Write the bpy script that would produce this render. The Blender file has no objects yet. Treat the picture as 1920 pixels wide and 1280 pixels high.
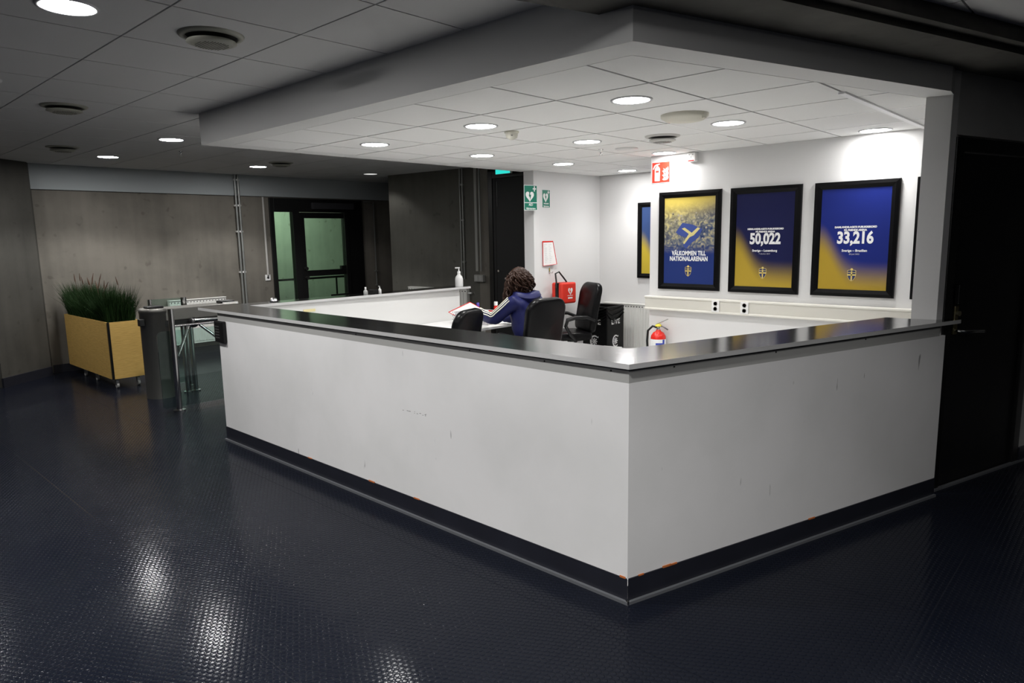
import bpy, bmesh, math, random
from mathutils import Vector, Matrix, noise
random.seed(7)
C = bpy.context.scene.collection
SC = bpy.context.scene
PI = math.pi

# ------------------------------------------------------------------ camera, world, exposure
cam = bpy.data.cameras.new('camera'); camo = bpy.data.objects.new('camera', cam); C.objects.link(camo)
cam.sensor_width = 36.0; cam.lens = 24.118; cam.clip_start = 0.05; cam.clip_end = 60
CAMX, CAMY, CAMZ = -2.5004, -1.9163, 1.6
YAW, PITCH, ROLL = -0.8214, -0.1514, -0.0180
camo.matrix_world = (Matrix.Translation((CAMX, CAMY, CAMZ)) @ Matrix.Rotation(YAW, 4, 'Z')
                     @ Matrix.Rotation(PI/2+PITCH, 4, 'X') @ Matrix.Rotation(ROLL, 4, 'Z'))
SC.camera = camo
w = bpy.data.worlds.new('world'); SC.world = w; w.use_nodes = True
w.node_tree.nodes['Background'].inputs[0].default_value = (0.5, 0.55, 0.6, 1)
w.node_tree.nodes['Background'].inputs[1].default_value = 0.0
SC.view_settings.view_transform = 'Standard'; SC.view_settings.look = 'None'
SC.view_settings.exposure = 0.0; SC.view_settings.gamma = 1.0
SC.view_settings.use_curve_mapping = False
HALL_W, CAN_W = 122.0, 55.0          # watt of one hall / canopy downlight
HALL_E, CAN_E = 175.0, 60.0            # emission of the diffusers
WARM = (1.0, 0.985, 0.96)

ZC = 2.346      # canopy ceiling
ZM = 2.580      # hall ceiling
ZB = 2.478      # concrete beam underside
OX, OY = -1.2197, 1.1883            # hall grid origin
LD = Vector((0.9538, -0.3004, 0)); LN = Vector((0.3004, 0.9538, 0))   # along / inwards of the slanted front
LA = Vector((-0.10, -0.355, 0))
def onl(s, off=0.0, z=0.0):
    p = LA + LD*s + LN*off; return Vector((p.x, p.y, z))
LANG = math.atan2(LD.y, LD.x)

# ------------------------------------------------------------------ materials
MATS = {}
def nt(name):
    m = bpy.data.materials.new(name); m.use_nodes = True
    n = m.node_tree; return m, n, n.nodes['Principled BSDF']
def add(n, t, **k):
    x = n.nodes.new(t)
    for a, b in k.items(): setattr(x, a, b)
    return x
def plain(name, col, rough=0.5, metal=0.0, noise_amt=0.0, noise_scale=20.0, bump=0.0, bscale=200.0, coat=0.0, spec=None, sheen=0.0):
    if name in MATS: return MATS[name]
    m, n, p = nt(name)
    p.inputs['Base Color'].default_value = (*col, 1); p.inputs['Roughness'].default_value = rough
    p.inputs['Metallic'].default_value = metal; p.inputs['Coat Weight'].default_value = coat
    if spec is not None: p.inputs['Specular IOR Level'].default_value = spec
    if sheen: p.inputs['Sheen Weight'].default_value = sheen
    tc = add(n, 'ShaderNodeTexCoord')
    if noise_amt:
        nz = add(n, 'ShaderNodeTexNoise'); nz.inputs['Scale'].default_value = noise_scale; nz.inputs['Detail'].default_value = 5
        n.links.new(tc.outputs['Object'], nz.inputs['Vector'])
        mx = add(n, 'ShaderNodeMix', data_type='RGBA'); mx.inputs[6].default_value = (*[c*(1-noise_amt) for c in col], 1)
        mx.inputs[7].default_value = (*[min(1, c*(1+noise_amt)) for c in col], 1)
        n.links.new(nz.outputs['Fac'], mx.inputs[0]); n.links.new(mx.outputs[2], p.inputs['Base Color'])
    if bump:
        nb = add(n, 'ShaderNodeTexNoise'); nb.inputs['Scale'].default_value = bscale
        n.links.new(tc.outputs['Object'], nb.inputs['Vector'])
        b = add(n, 'ShaderNodeBump'); b.inputs['Strength'].default_value = bump; b.inputs['Distance'].default_value = 0.002
        n.links.new(nb.outputs['Fac'], b.inputs['Height']); n.links.new(b.outputs['Normal'], p.inputs['Normal'])
    MATS[name] = m; return m
def emit(name, col, s):
    m, n, p = nt(name); p.inputs['Base Color'].default_value = (*col, 1)
    p.inputs['Emission Color'].default_value = (*col, 1); p.inputs['Emission Strength'].default_value = s
    return m
def glass(name, tint, rough=0.02, mixf=0.25):
    m, n, p = nt(name); n.nodes.remove(p)
    out = n.nodes['Material Output']
    tr = add(n, 'ShaderNodeBsdfTransparent'); tr.inputs[0].default_value = (*tint, 1)
    gl = add(n, 'ShaderNodeBsdfGlossy'); gl.inputs['Roughness'].default_value = rough
    fr = add(n, 'ShaderNodeFresnel'); fr.inputs[0].default_value = 1.45
    mx = add(n, 'ShaderNodeMixShader')
    n.links.new(fr.outputs[0], mx.inputs[0]); n.links.new(tr.outputs[0], mx.inputs[1]); n.links.new(gl.outputs[0], mx.inputs[2])
    n.links.new(mx.outputs[0], out.inputs[0]); return m
def concrete(name, a, b, rough=0.8, streak=True, scale=1.0):
    m, n, p = nt(name); tc = add(n, 'ShaderNodeTexCoord')
    n1 = add(n, 'ShaderNodeTexNoise'); n1.inputs['Scale'].default_value = 1.1*scale; n1.inputs['Detail'].default_value = 8; n1.inputs['Roughness'].default_value = 0.62
    n.links.new(tc.outputs['Object'], n1.inputs['Vector'])
    mp = add(n, 'ShaderNodeMapping'); mp.inputs['Scale'].default_value = (7, 7, 0.35)
    n.links.new(tc.outputs['Object'], mp.inputs['Vector'])
    n2 = add(n, 'ShaderNodeTexNoise'); n2.inputs['Scale'].default_value = 1.4; n2.inputs['Detail'].default_value = 4
    n.links.new(mp.outputs[0], n2.inputs['Vector'])
    mm = add(n, 'ShaderNodeMath', operation='MULTIPLY_ADD'); mm.inputs[1].default_value = 0.35 if streak else 0.0
    n.links.new(n2.outputs['Fac'], mm.inputs[0]); n.links.new(n1.outputs['Fac'], mm.inputs[2])
    cr = add(n, 'ShaderNodeValToRGB'); cr.color_ramp.elements[0].position = 0.38; cr.color_ramp.elements[1].position = 0.86 if streak else 0.68
    cr.color_ramp.elements[0].color = (*a, 1); cr.color_ramp.elements[1].color = (*b, 1)
    n.links.new(mm.outputs[0], cr.inputs[0])
    vo = add(n, 'ShaderNodeTexNoise'); vo.inputs['Scale'].default_value = 9; vo.inputs['Detail'].default_value = 1
    n.links.new(tc.outputs['Object'], vo.inputs['Vector'])
    r2 = add(n, 'ShaderNodeValToRGB'); r2.color_ramp.elements[0].position = 0.24; r2.color_ramp.elements[1].position = 0.31
    r2.color_ramp.elements[0].color = (.75, .74, .72, 1); r2.color_ramp.elements[1].color = (1, 1, 1, 1)
    n.links.new(vo.outputs['Fac'], r2.inputs[0])
    mu = add(n, 'ShaderNodeMix', data_type='RGBA', blend_type='MULTIPLY'); mu.inputs[0].default_value = 1
    n.links.new(cr.outputs[0], mu.inputs[6]); n.links.new(r2.outputs[0], mu.inputs[7]); n.links.new(mu.outputs[2], p.inputs['Base Color'])
    p.inputs['Roughness'].default_value = rough
    bm = add(n, 'ShaderNodeBump'); bm.inputs['Strength'].default_value = 0.3; bm.inputs['Distance'].default_value = 0.01
    n.links.new(n1.outputs['Fac'], bm.inputs['Height']); n.links.new(bm.outputs[0], p.inputs['Normal'])
    return m
def floor_mat():
    m, n, p = nt('studded rubber'); tc = add(n, 'ShaderNodeTexCoord')
    L = n.links.new
    def math_(op, a=None, b=None, va=None, vb=None, c=None):
        x = add(n, 'ShaderNodeMath', operation=op)
        if a is not None: L(a, x.inputs[0])
        elif va is not None: x.inputs[0].default_value = va
        if b is not None: L(b, x.inputs[1])
        elif vb is not None: x.inputs[1].default_value = vb
        return x.outputs[0]
    sx = add(n, 'ShaderNodeSeparateXYZ'); L(tc.outputs['Object'], sx.inputs[0])
    PX, PY = 0.0275, 0.0275*1.732
    def grid(ox, oy):
        fx = math_('FRACT', math_('ADD', math_('DIVIDE', sx.outputs[0], vb=PX), vb=1000+ox))
        fy = math_('FRACT', math_('ADD', math_('DIVIDE', sx.outputs[1], vb=PY), vb=1000+oy))
        dx = math_('MULTIPLY', math_('SUBTRACT', fx, vb=0.5), vb=PX)
        dy = math_('MULTIPLY', math_('SUBTRACT', fy, vb=0.5), vb=PY)
        return dx, dy, math_('SQRT', math_('ADD', math_('MULTIPLY', dx, dx), math_('MULTIPLY', dy, dy)))
    ax, ay, da = grid(0, 0); bx_, by_, db = grid(0.5, 0.5)
    sel = math_('LESS_THAN', db, da)
    def pick(a, b): return math_('ADD', a, math_('MULTIPLY', sel, math_('SUBTRACT', b, a)))
    dx, dy, dd = pick(ax, bx_), pick(ay, by_), pick(da, db)
    # sloping flank of each round stud: the normal leans outwards in a ring
    g = math_('DIVIDE', math_('SUBTRACT', dd, vb=0.0112), vb=0.0013)
    ring = math_('EXPONENT', math_('MULTIPLY', math_('MULTIPLY', g, g), vb=-1.0))
    crown = math_('MULTIPLY', math_('LESS_THAN', dd, vb=0.0105), math_('MULTIPLY', dd, vb=3.0))
    k = math_('DIVIDE', math_('ADD', math_('MULTIPLY', ring, vb=0.7), crown), math_('ADD', dd, vb=0.0001))
    def seam(o):
        f = math_('ABSOLUTE', math_('SUBTRACT', math_('FRACT', math_('ADD', math_('DIVIDE', o, vb=1.0), vb=100.37)), vb=0.5))
        return math_('GREATER_THAN', f, vb=0.4985)
    cx3 = add(n, 'ShaderNodeCombineXYZ')
    L(math_('ADD', math_('MULTIPLY', dx, k), math_('MULTIPLY', seam(sx.outputs[0]), vb=0.4)), cx3.inputs[0])
    L(math_('ADD', math_('MULTIPLY', dy, k), math_('MULTIPLY', seam(sx.outputs[1]), vb=0.4)), cx3.inputs[1]); cx3.inputs[2].default_value = 1
    nn = add(n, 'ShaderNodeVectorMath', operation='NORMALIZE'); L(cx3.outputs[0], nn.inputs[0])
    nz = add(n, 'ShaderNodeTexNoise'); nz.inputs['Scale'].default_value = 1.3; nz.inputs['Detail'].default_value = 7; nz.inputs['Roughness'].default_value = 0.65
    L(tc.outputs['Object'], nz.inputs['Vector'])
    cr = add(n, 'ShaderNodeValToRGB'); cr.color_ramp.elements[0].position = 0.35; cr.color_ramp.elements[1].position = 0.75
    cr.color_ramp.elements[0].color = (0.0050, 0.0065, 0.0120, 1); cr.color_ramp.elements[1].color = (0.0085, 0.0100, 0.0155, 1)
    L(nz.outputs['Fac'], cr.inputs[0]); L(cr.outputs[0], p.inputs['Base Color'])
    rr = add(n, 'ShaderNodeMapRange'); rr.inputs[1].default_value = 0.3; rr.inputs[2].default_value = 0.75; rr.inputs[3].default_value = 0.10; rr.inputs[4].default_value = 0.16
    L(nz.outputs['Fac'], rr.inputs[0]); L(rr.outputs[0], p.inputs['Roughness'])
    nf = add(n, 'ShaderNodeTexNoise'); nf.inputs['Scale'].default_value = 60
    L(tc.outputs['Object'], nf.inputs['Vector'])
    b2 = add(n, 'ShaderNodeBump'); b2.inputs['Strength'].default_value = 0.12; b2.inputs['Distance'].default_value = 0.001
    L(nf.outputs['Fac'], b2.inputs['Height']); L(nn.outputs[0], b2.inputs['Normal']); L(b2.outputs[0], p.inputs['Normal'])
    p.inputs['Specular IOR Level'].default_value = 0.11
    return m
def steel(name, base=0.5, rough=0.22, stretch=(1, 60, 60)):
    m, n, p = nt(name); tc = add(n, 'ShaderNodeTexCoord'); mp = add(n, 'ShaderNodeMapping')
    mp.inputs['Scale'].default_value = stretch; n.links.new(tc.outputs['Object'], mp.inputs['Vector'])
    nz = add(n, 'ShaderNodeTexNoise'); nz.inputs['Scale'].default_value = 6; nz.inputs['Detail'].default_value = 3
    n.links.new(mp.outputs[0], nz.inputs['Vector'])
    rr = add(n, 'ShaderNodeMapRange'); rr.inputs[3].default_value = rough*0.75; rr.inputs[4].default_value = rough*1.3
    n.links.new(nz.outputs['Fac'], rr.inputs[0]); n.links.new(rr.outputs[0], p.inputs['Roughness'])
    p.inputs['Base Color'].default_value = (base, base, base*1.01, 1); p.inputs['Metallic'].default_value = 1
    return m
def panel_mat():
    m, n, p = nt('scuffed white laminate'); tc = add(n, 'ShaderNodeTexCoord'); L = n.links.new
    mp = add(n, 'ShaderNodeMapping'); mp.inputs['Scale'].default_value = (14, 14, 3); mp.inputs['Rotation'].default_value = (0.5, 0.3, 0.2)
    L(tc.outputs['Object'], mp.inputs['Vector'])
    nz = add(n, 'ShaderNodeTexNoise'); nz.inputs['Scale'].default_value = 1.7; nz.inputs['Detail'].default_value = 2
    L(mp.outputs[0], nz.inputs['Vector'])
    cr = add(n, 'ShaderNodeValToRGB'); cr.color_ramp.elements[0].position = 0.215; cr.color_ramp.elements[1].position = 0.25
    cr.color_ramp.elements[0].color = (0.42, 0.42, 0.42, 1); cr.color_ramp.elements[1].color = (1, 1, 1, 1)
    L(nz.outputs['Fac'], cr.inputs[0])
    n2 = add(n, 'ShaderNodeTexNoise'); n2.inputs['Scale'].default_value = 2.2; n2.inputs['Detail'].default_value = 6
    L(tc.outputs['Object'], n2.inputs['Vector'])
    c2 = add(n, 'ShaderNodeValToRGB'); c2.color_ramp.elements[0].position = 0.3; c2.color_ramp.elements[1].position = 0.6
    c2.color_ramp.elements[0].color = (0.70, 0.70, 0.70, 1); c2.color_ramp.elements[1].color = (0.76, 0.755, 0.76, 1)
    L(n2.outputs['Fac'], c2.inputs[0])
    mu = add(n, 'ShaderNodeMix', data_type='RGBA', blend_type='MULTIPLY'); mu.inputs[0].default_value = 1
    L(c2.outputs[0], mu.inputs[6]); L(cr.outputs[0], mu.inputs[7]); L(mu.outputs[2], p.inputs['Base Color'])
    p.inputs['Roughness'].default_value = 0.5
    return m
def wood_mat():
    m, n, p = nt('yellow veneer'); tc = add(n, 'ShaderNodeTexCoord'); mp = add(n, 'ShaderNodeMapping'); L = n.links.new
    mp.inputs['Scale'].default_value = (3, 3, 60); L(tc.outputs['Object'], mp.inputs['Vector'])
    nz = add(n, 'ShaderNodeTexNoise'); nz.inputs['Scale'].default_value = 4; nz.inputs['Detail'].default_value = 4; L(mp.outputs[0], nz.inputs['Vector'])
    cr = add(n, 'ShaderNodeValToRGB'); cr.color_ramp.elements[0].position = .3; cr.color_ramp.elements[1].position = .7
    cr.color_ramp.elements[0].color = (.52, .32, .085, 1); cr.color_ramp.elements[1].color = (.70, .46, .14, 1)
    L(nz.outputs['Fac'], cr.inputs[0]); L(cr.outputs[0], p.inputs['Base Color']); p.inputs['Roughness'].default_value = .55
    return m
def poster_mat(name, kind, blue, yel, W=0.52, Hh=0.82):
    """ print on paper: local x = along the picture (left to right), local z = up, origin at the centre """
    m, n, p = nt(name); tc = add(n, 'ShaderNodeTexCoord'); L = n.links.new
    sx = add(n, 'ShaderNodeSeparateXYZ'); L(tc.outputs['Object'], sx.inputs[0])
    def M(op, a, b=None, c=None):
        x = add(n, 'ShaderNodeMath', operation=op)
        for i, v in enumerate((a, b, c)):
            if v is None: continue
            if isinstance(v, (int, float)): x.inputs[i].default_value = v
            else: L(v, x.inputs[i])
        return x.outputs[0]
    u = M('ADD', M('DIVIDE', sx.outputs[0], W), 0.5); v = M('ADD', M('DIVIDE', sx.outputs[2], Hh), 0.5)
    nz = add(n, 'ShaderNodeTexNoise'); nz.inputs['Scale'].default_value = 3; L(tc.outputs['Object'], nz.inputs['Vector'])
    if kind == 'blob':
        g = M('EXPONENT', M('MULTIPLY', M('POWER', M('DIVIDE', u, 0.30), 2.0), -1.0))
        edge = M('ADD', M('MULTIPLY', g, 0.38), 0.10)
        f = M('SUBTRACT', edge, v)
        mr = add(n, 'ShaderNodeMapRange', interpolation_type='SMOOTHSTEP'); mr.inputs[1].default_value = -0.20; mr.inputs[2].default_value = 0.11
        L(f, mr.inputs[0]); fac = mr.outputs[0]
    else:
        f = M('SUBTRACT', M('ADD', v, M('MULTIPLY', u, -0.28)), 0.50)
        mr = add(n, 'ShaderNodeMapRange', interpolation_type='SMOOTHSTEP'); mr.inputs[1].default_value = -0.16; mr.inputs[2].default_value = 0.34
        L(f, mr.inputs[0]); fac = mr.outputs[0]
    mx = add(n, 'ShaderNodeMix', data_type='RGBA'); mx.inputs[6].default_value = (*blue, 1); mx.inputs[7].default_value = (*yel, 1)
    L(fac, mx.inputs[0]); col = mx.outputs[2]
    if kind == 'crowd':
        n2 = add(n, 'ShaderNodeTexNoise'); n2.inputs['Scale'].default_value = 17; n2.inputs['Detail'].default_value = 5; n2.inputs['Distortion'].default_value = 1.6; L(tc.outputs['Object'], n2.inputs['Vector'])
        s = n2.outputs['Fac']
        b1 = add(n, 'ShaderNodeMapRange', interpolation_type='SMOOTHSTEP'); b1.inputs[1].default_value = 0.34; b1.inputs[2].default_value = 0.5; L(v, b1.inputs[0])
        b2 = add(n, 'ShaderNodeMapRange', interpolation_type='SMOOTHSTEP'); b2.inputs[1].default_value = 0.98; b2.inputs[2].default_value = 0.72; L(v, b2.inputs[0])
        amt = M('MULTIPLY', M('MULTIPLY', b1.outputs[0], b2.outputs[0]), 1.0)
        cr = add(n, 'ShaderNodeValToRGB'); e = cr.color_ramp.elements
        e[0].position = .36; e[0].color = (.02, .04, .10, 1); e[1].position = .66; e[1].color = (.62, .54, .26, 1)
        x = e.new(.50); x.color = (.17, .19, .19, 1)
        L(s, cr.inputs[0])
        m2 = add(n, 'ShaderNodeMix', data_type='RGBA'); L(M('MULTIPLY', amt, 0.7), m2.inputs[0]); L(col, m2.inputs[6]); L(cr.outputs[0], m2.inputs[7])
        col = m2.outputs[2]
    L(col, p.inputs['Base Color']); p.inputs['Roughness'].default_value = 0.4; p.inputs['Specular IOR Level'].default_value = 0.15
    return m

m_white = plain('white wall paint', (.70, .697, .695), .6, bump=.15, bscale=120)
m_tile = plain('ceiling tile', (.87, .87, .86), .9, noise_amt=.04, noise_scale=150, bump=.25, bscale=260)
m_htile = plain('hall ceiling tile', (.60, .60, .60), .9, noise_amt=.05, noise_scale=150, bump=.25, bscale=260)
m_groove = plain('shade-painted grid groove', (.26, .26, .255), .5)  # bars are white; the grey puts the shade of the tile gaps into colour
m_bar = plain('lit-painted grid bar', (.95, .95, .95), .4)  # extra white puts the light grazing these bars into their colour
m_soff = plain('soffit plaster', (.80, .80, .79), .7, bump=.1, bscale=90)
m_dimwall = plain('grey wall paint', (.50, .50, .49), .8, noise_amt=.1, noise_scale=3)
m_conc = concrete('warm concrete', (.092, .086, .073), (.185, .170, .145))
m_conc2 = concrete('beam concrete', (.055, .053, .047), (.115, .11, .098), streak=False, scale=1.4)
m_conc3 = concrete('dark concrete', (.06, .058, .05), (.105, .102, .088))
m_stair = concrete('stairwell concrete', (.42, .45, .40), (.66, .70, .62))
m_band = plain('blue grey fascia paint', (.36, .39, .40), .7)
m_floor = floor_mat()
m_panel = panel_mat(); m_panel_in = plain('inner panel laminate', (.68, .68, .67), .5)
m_steel = steel('brushed worktop steel', .37, .15, (40, 2, 40))
m_edge = plain('satin steel edge', (.62, .62, .62), .42, .25)
m_steel2 = plain('brushed steel upright', (.21, .205, .19), .42, .75, noise_amt=.12, noise_scale=6)
m_apron = plain('apron steel', (.42, .42, .41), .5, .15)
m_chrome = plain('chrome', (.72, .72, .72), .12, 1.0)
m_base = plain('dark rubber skirting', (.014, .015, .022), .38, noise_amt=.3, noise_scale=8)
m_trim = plain('grey welded floor strip', (.11, .115, .125), .35)
m_black = plain('black lacquer', (.006, .006, .0065), .35)
m_bframe = plain('black picture frame', (.003, .003, .0035), .35, spec=.10)
m_door = plain('black door laminate', (.0055, .0055, .007), .55)
m_leather = plain('black leather', (.003, .003, .0035), .30, bump=.2, bscale=140, spec=.14)
m_plastic = plain('black plastic', (.006, .006, .0065), .4, spec=.3)
m_wplast = plain('white plastic', (.78, .78, .77), .35)
m_wood = wood_mat()
m_glass = glass('greenish glass', (.78, .88, .85))
m_glassd = glass('door glass', (.80, .90, .84))
m_rad = plain('radiator enamel', (.74, .74, .71), .35)
m_grey = plain('grey plastic', (.35, .35, .34), .5)
m_red = plain('red fabric', (.66, .03, .015), .6, bump=.2)
m_redp = plain('red enamel', (.68, .02, .012), .25)
m_green = plain('safety green', (.003, .17, .11), .4)
m_wink = plain('white print', (.80, .80, .80), .5)
m_yel = plain('yellow plastic', (.75, .62, .04), .4)
m_blue = plain('label blue', (.03, .06, .42), .4)
m_beige = plain('yellowed plastic', (.72, .70, .60), .5)
m_vent = plain('diffuser enamel', (.33, .33, .28), .5)
m_dark = plain('dark gap', (.01, .01, .01), .9)
m_conduit = plain('galvanised conduit', (.32, .33, .32), .35, .6)
m_navy = plain('navy nylon', (.008, .0105, .072), .5, noise_amt=.2, noise_scale=25, spec=.25)
m_skin = plain('skin', (.55, .32, .23), .5)
m_hair = plain('dark brown hair', (.028, .012, .007), .5, noise_amt=.6, noise_scale=40, spec=.22)
m_trous = plain('black trousers', (.012, .012, .016), .8)
m_cream = plain('cream stripe', (.75, .73, .62), .6)
m_bag = plain('black bin film', (.004, .004, .0045), .35, bump=.4, bscale=18, spec=.16)
m_paper = plain('paper', (.82, .82, .81), .7)
m_desk = plain('white desk laminate', (.80, .80, .79), .35)
m_brick = plain('orange glue', (.45, .13, .03), .8)
m_grass = plain('grass blade', (.010, .028, .006), .7, noise_amt=.6, noise_scale=7, spec=.15)
m_seed = plain('brown seed head', (.07, .035, .02), .9)
m_soil = plain('black liner', (.006, .006, .006), .8)
m_hallE = emit('hall diffuser', (1, .985, .97), HALL_E)
m_canE = emit('canopy diffuser', (1, .985, .97), CAN_E)
m_addedE = emit('added lamp diffuser', (1, .985, .97), 14)  # weak glow for the added unseen lamp by the counter side
m_exitE = emit('green lit sign', (.02, .55, .48), 1.3)

# ------------------------------------------------------------------ mesh helpers
class MB:
    def __init__(s): s.v = []; s.f = []; s.sm = []
    def add(s, vs, fs, smooth=False, mat=None):
        o = len(s.v)
        for v in vs: s.v.append(tuple(mat @ Vector(v)) if mat is not None else tuple(v))
        for f in fs: s.f.append([i+o for i in f]); s.sm.append(smooth)
        return s
    def box(s, x0, x1, y0, y1, z0, z1, mat=None):
        vs = [(x0, y0, z0), (x1, y0, z0), (x1, y1, z0), (x0, y1, z0), (x0, y0, z1), (x1, y0, z1), (x1, y1, z1), (x0, y1, z1)]
        fs = [(0, 3, 2, 1), (4, 5, 6, 7), (0, 1, 5, 4), (1, 2, 6, 5), (2, 3, 7, 6), (3, 0, 4, 7)]
        return s.add(vs, fs, mat=mat)
    def prism(s, poly, z0, z1, mat=None):
        n = len(poly); a = sum(poly[i][0]*poly[(i+1) % n][1]-poly[(i+1) % n][0]*poly[i][1] for i in range(n))
        if a < 0: poly = poly[::-1]
        vs = [(p[0], p[1], z0) for p in poly]+[(p[0], p[1], z1) for p in poly]
        fs = [tuple(reversed(range(n))), tuple(range(n, 2*n))]+[(i, (i+1) % n, (i+1) % n+n, i+n) for i in range(n)]
        return s.add(vs, fs, mat=mat)
    def lathe(s, prof, n=24, mat=None, closed=True):
        vs = []; fs = []
        for r, z in prof:
            for i in range(n):
                a = 2*PI*i/n; vs.append((r*math.cos(a), r*math.sin(a), z))
        for k in range(len(prof)-1):
            for i in range(n):
                j = (i+1) % n; fs.append((k*n+i, k*n+j, (k+1)*n+j, (k+1)*n+i))
        s.add(vs, fs, True, mat)
        if closed:
            s.add([vs[i] for i in range(n)], [tuple(reversed(range(n)))], False, mat)
            s.add(vs[-n:], [tuple(range(n))], False, mat)
        return s
    def cyl(s, p0, p1, r0, r1=None, n=16, mat=None):
        p0 = Vector(p0); p1 = Vector(p1); d = p1-p0; q = d.to_track_quat('Z', 'Y').to_matrix().to_4x4()
        m = Matrix.Translation(p0) @ q
        if mat is not None: m = mat @ m
        return s.lathe([(r0, 0), (r1 if r1 is not None else r0, d.length)], n, m)
    def tube(s, pts, r, n=10, mat=None, cap=True):
        pts = [Vector(p) for p in pts]; rs = r if isinstance(r, (list, tuple)) else [r]*len(pts)
        vs = []; up = None
        for i, p in enumerate(pts):
            t = (pts[min(i+1, len(pts)-1)]-pts[max(i-1, 0)]).normalized()
            if up is None: up = t.orthogonal().normalized()
            up = (up - t*up.dot(t)).normalized(); b = t.cross(up)
            for k in range(n):
                a = 2*PI*k/n; vs.append(p+(up*math.cos(a)+b*math.sin(a))*rs[i])
        fs = []
        for i in range(len(pts)-1):
            for k in range(n):
                j = (k+1) % n; fs.append((i*n+k, i*n+j, (i+1)*n+j, (i+1)*n+k))
        s.add(vs, fs, True, mat)
        if cap:
            s.add(vs[:n], [tuple(reversed(range(n)))], False, mat); s.add(vs[-n:], [tuple(range(n))], False, mat)
        return s
    def quad(s, a, b, c, d): return s.add([a, b, c, d], [(0, 1, 2, 3)])
    def build(s, name, mat, parent=None, bevel=0, seg=2, loc=None, rot=None):
        me = bpy.data.meshes.new(name); me.from_pydata(s.v, [], s.f); me.materials.append(mat)
        for p, q in zip(me.polygons, s.sm): p.use_smooth = q
        me.validate(); o = bpy.data.objects.new(name, me); C.objects.link(o)
        if parent is not None: o.parent = parent
        if loc: o.location = loc
        if rot: o.rotation_euler = rot
        if bevel:
            b = o.modifiers.new('bevel', 'BEVEL'); b.width = bevel; b.segments = seg; b.limit_method = 'ANGLE'; b.angle_limit = 0.7
        return o
def B(*a): return MB().box(*a)
def thing(name, label, cat, loc=(0, 0, 0), rz=0.0, group=None):
    o = bpy.data.objects.new(name, None); C.objects.link(o); o.location = loc; o.rotation_euler = (0, 0, rz)
    o.empty_display_size = .1
    o['label'] = label; o['category'] = cat
    if group: o['group'] = group
    return o
def tag(o, label, cat, group=None, kind=None):
    o['label'] = label; o['category'] = cat
    if group: o['group'] = group
    if kind: o['kind'] = kind
    return o
def struct(o): o['kind'] = 'structure'; return o
def dup(root, loc, rz, label, group=None):
    r = root.copy(); C.objects.link(r); r.location = loc; r.rotation_euler = (0, 0, rz); r['label'] = label
    if group: r['group'] = group
    for ch in list(root.children):
        c = ch.copy(); C.objects.link(c); c.parent = r
        for g in list(ch.children):
            d = g.copy(); C.objects.link(d); d.parent = c
    return r
def text(name, body, size, mat, parent, loc, rot=(0, 0, 0), ext=0.0006, off=0.0, sx=1.0, align='CENTER', spacing=1.0, line=1.0):
    cu = bpy.data.curves.new(name, 'FONT'); cu.body = body; cu.size = size; cu.align_x = align; cu.align_y = 'CENTER'
    cu.extrude = ext; cu.offset = off; cu.space_character = spacing; cu.space_line = line; cu.resolution_u = 3
    t = bpy.data.objects.new(name+'_tmp', cu); C.objects.link(t)
    dg = bpy.context.evaluated_depsgraph_get(); me = bpy.data.meshes.new_from_object(t.evaluated_get(dg))
    bpy.data.objects.remove(t); me.materials.clear(); me.materials.append(mat)
    for v in me.vertices: v.co.x *= sx
    o = bpy.data.objects.new(name, me); C.objects.link(o); o.parent = parent; o.location = loc; o.rotation_euler = rot
    return o
def clip(poly, a, b, c):
    """ keep a*x+b*y+c >= 0 """
    out = []
    for i in range(len(poly)):
        p, q = poly[i], poly[(i+1) % len(poly)]; dp = a*p[0]+b*p[1]+c; dq = a*q[0]+b*q[1]+c
        if dp >= 0: out.append(p)
        if (dp >= 0) != (dq >= 0):
            t = dp/(dp-dq); out.append((p[0]+(q[0]-p[0])*t, p[1]+(q[1]-p[1])*t))
    return out
def lineclip(off, inside=True):
    """ half plane inwards of the slanted line, shifted by off """
    c = -(LN.x*LA.x+LN.y*LA.y)-off
    return (LN.x, LN.y, c) if inside else (-LN.x, -LN.y, -c)
def tiles(mb, ox, oy, i0, i1, j0, j1, z, h, clips, gap=.0045):
    for i in range(i0, i1):
        for j in range(j0, j1):
            x0, x1, y0, y1 = ox+.6*i+gap, ox+.6*(i+1)-gap, oy+.6*j+gap, oy+.6*(j+1)-gap
            p = [(x0, y0), (x1, y0), (x1, y1), (x0, y1)]
            for cl in clips:
                p = clip(p, *cl)
                if len(p) < 3: break
            if len(p) >= 3: mb.prism(p, z, z+h)

# ------------------------------------------------------------------ the setting
XL, XR, YF, YB = -6.5, 6.2, -6.5, 8.15
struct(B(XL, XR, YF, 12.2, -.12, 0).build('floor', m_floor))
# hall ceiling, one mesh of tiles either side of the concrete beam
mb = MB()
cl_n = [lineclip(.15)]; cl_s = [lineclip(-.36, False)]
bnd = [(1, 0, -XL), (-1, 0, XR), (0, 1, -YF), (0, -1, YB)]
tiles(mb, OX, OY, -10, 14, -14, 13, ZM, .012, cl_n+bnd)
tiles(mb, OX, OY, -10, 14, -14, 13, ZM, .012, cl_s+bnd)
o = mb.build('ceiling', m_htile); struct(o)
g = B(XL, XR, YF, YB, ZM+.012, ZM+.03).build('grid_backing', m_groove, o)
# concrete beam
def lrect(s0, s1, o0, o1):
    return [tuple(onl(s0, o0))[:2], tuple(onl(s1, o0))[:2], tuple(onl(s1, o1))[:2], tuple(onl(s0, o1))[:2]]
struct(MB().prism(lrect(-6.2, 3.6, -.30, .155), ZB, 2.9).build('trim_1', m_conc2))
struct(MB().prism(lrect(-6.2, 3.6, -.36, -.30), ZB+.03, 2.9).build('trim_2', m_conc2))
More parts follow.
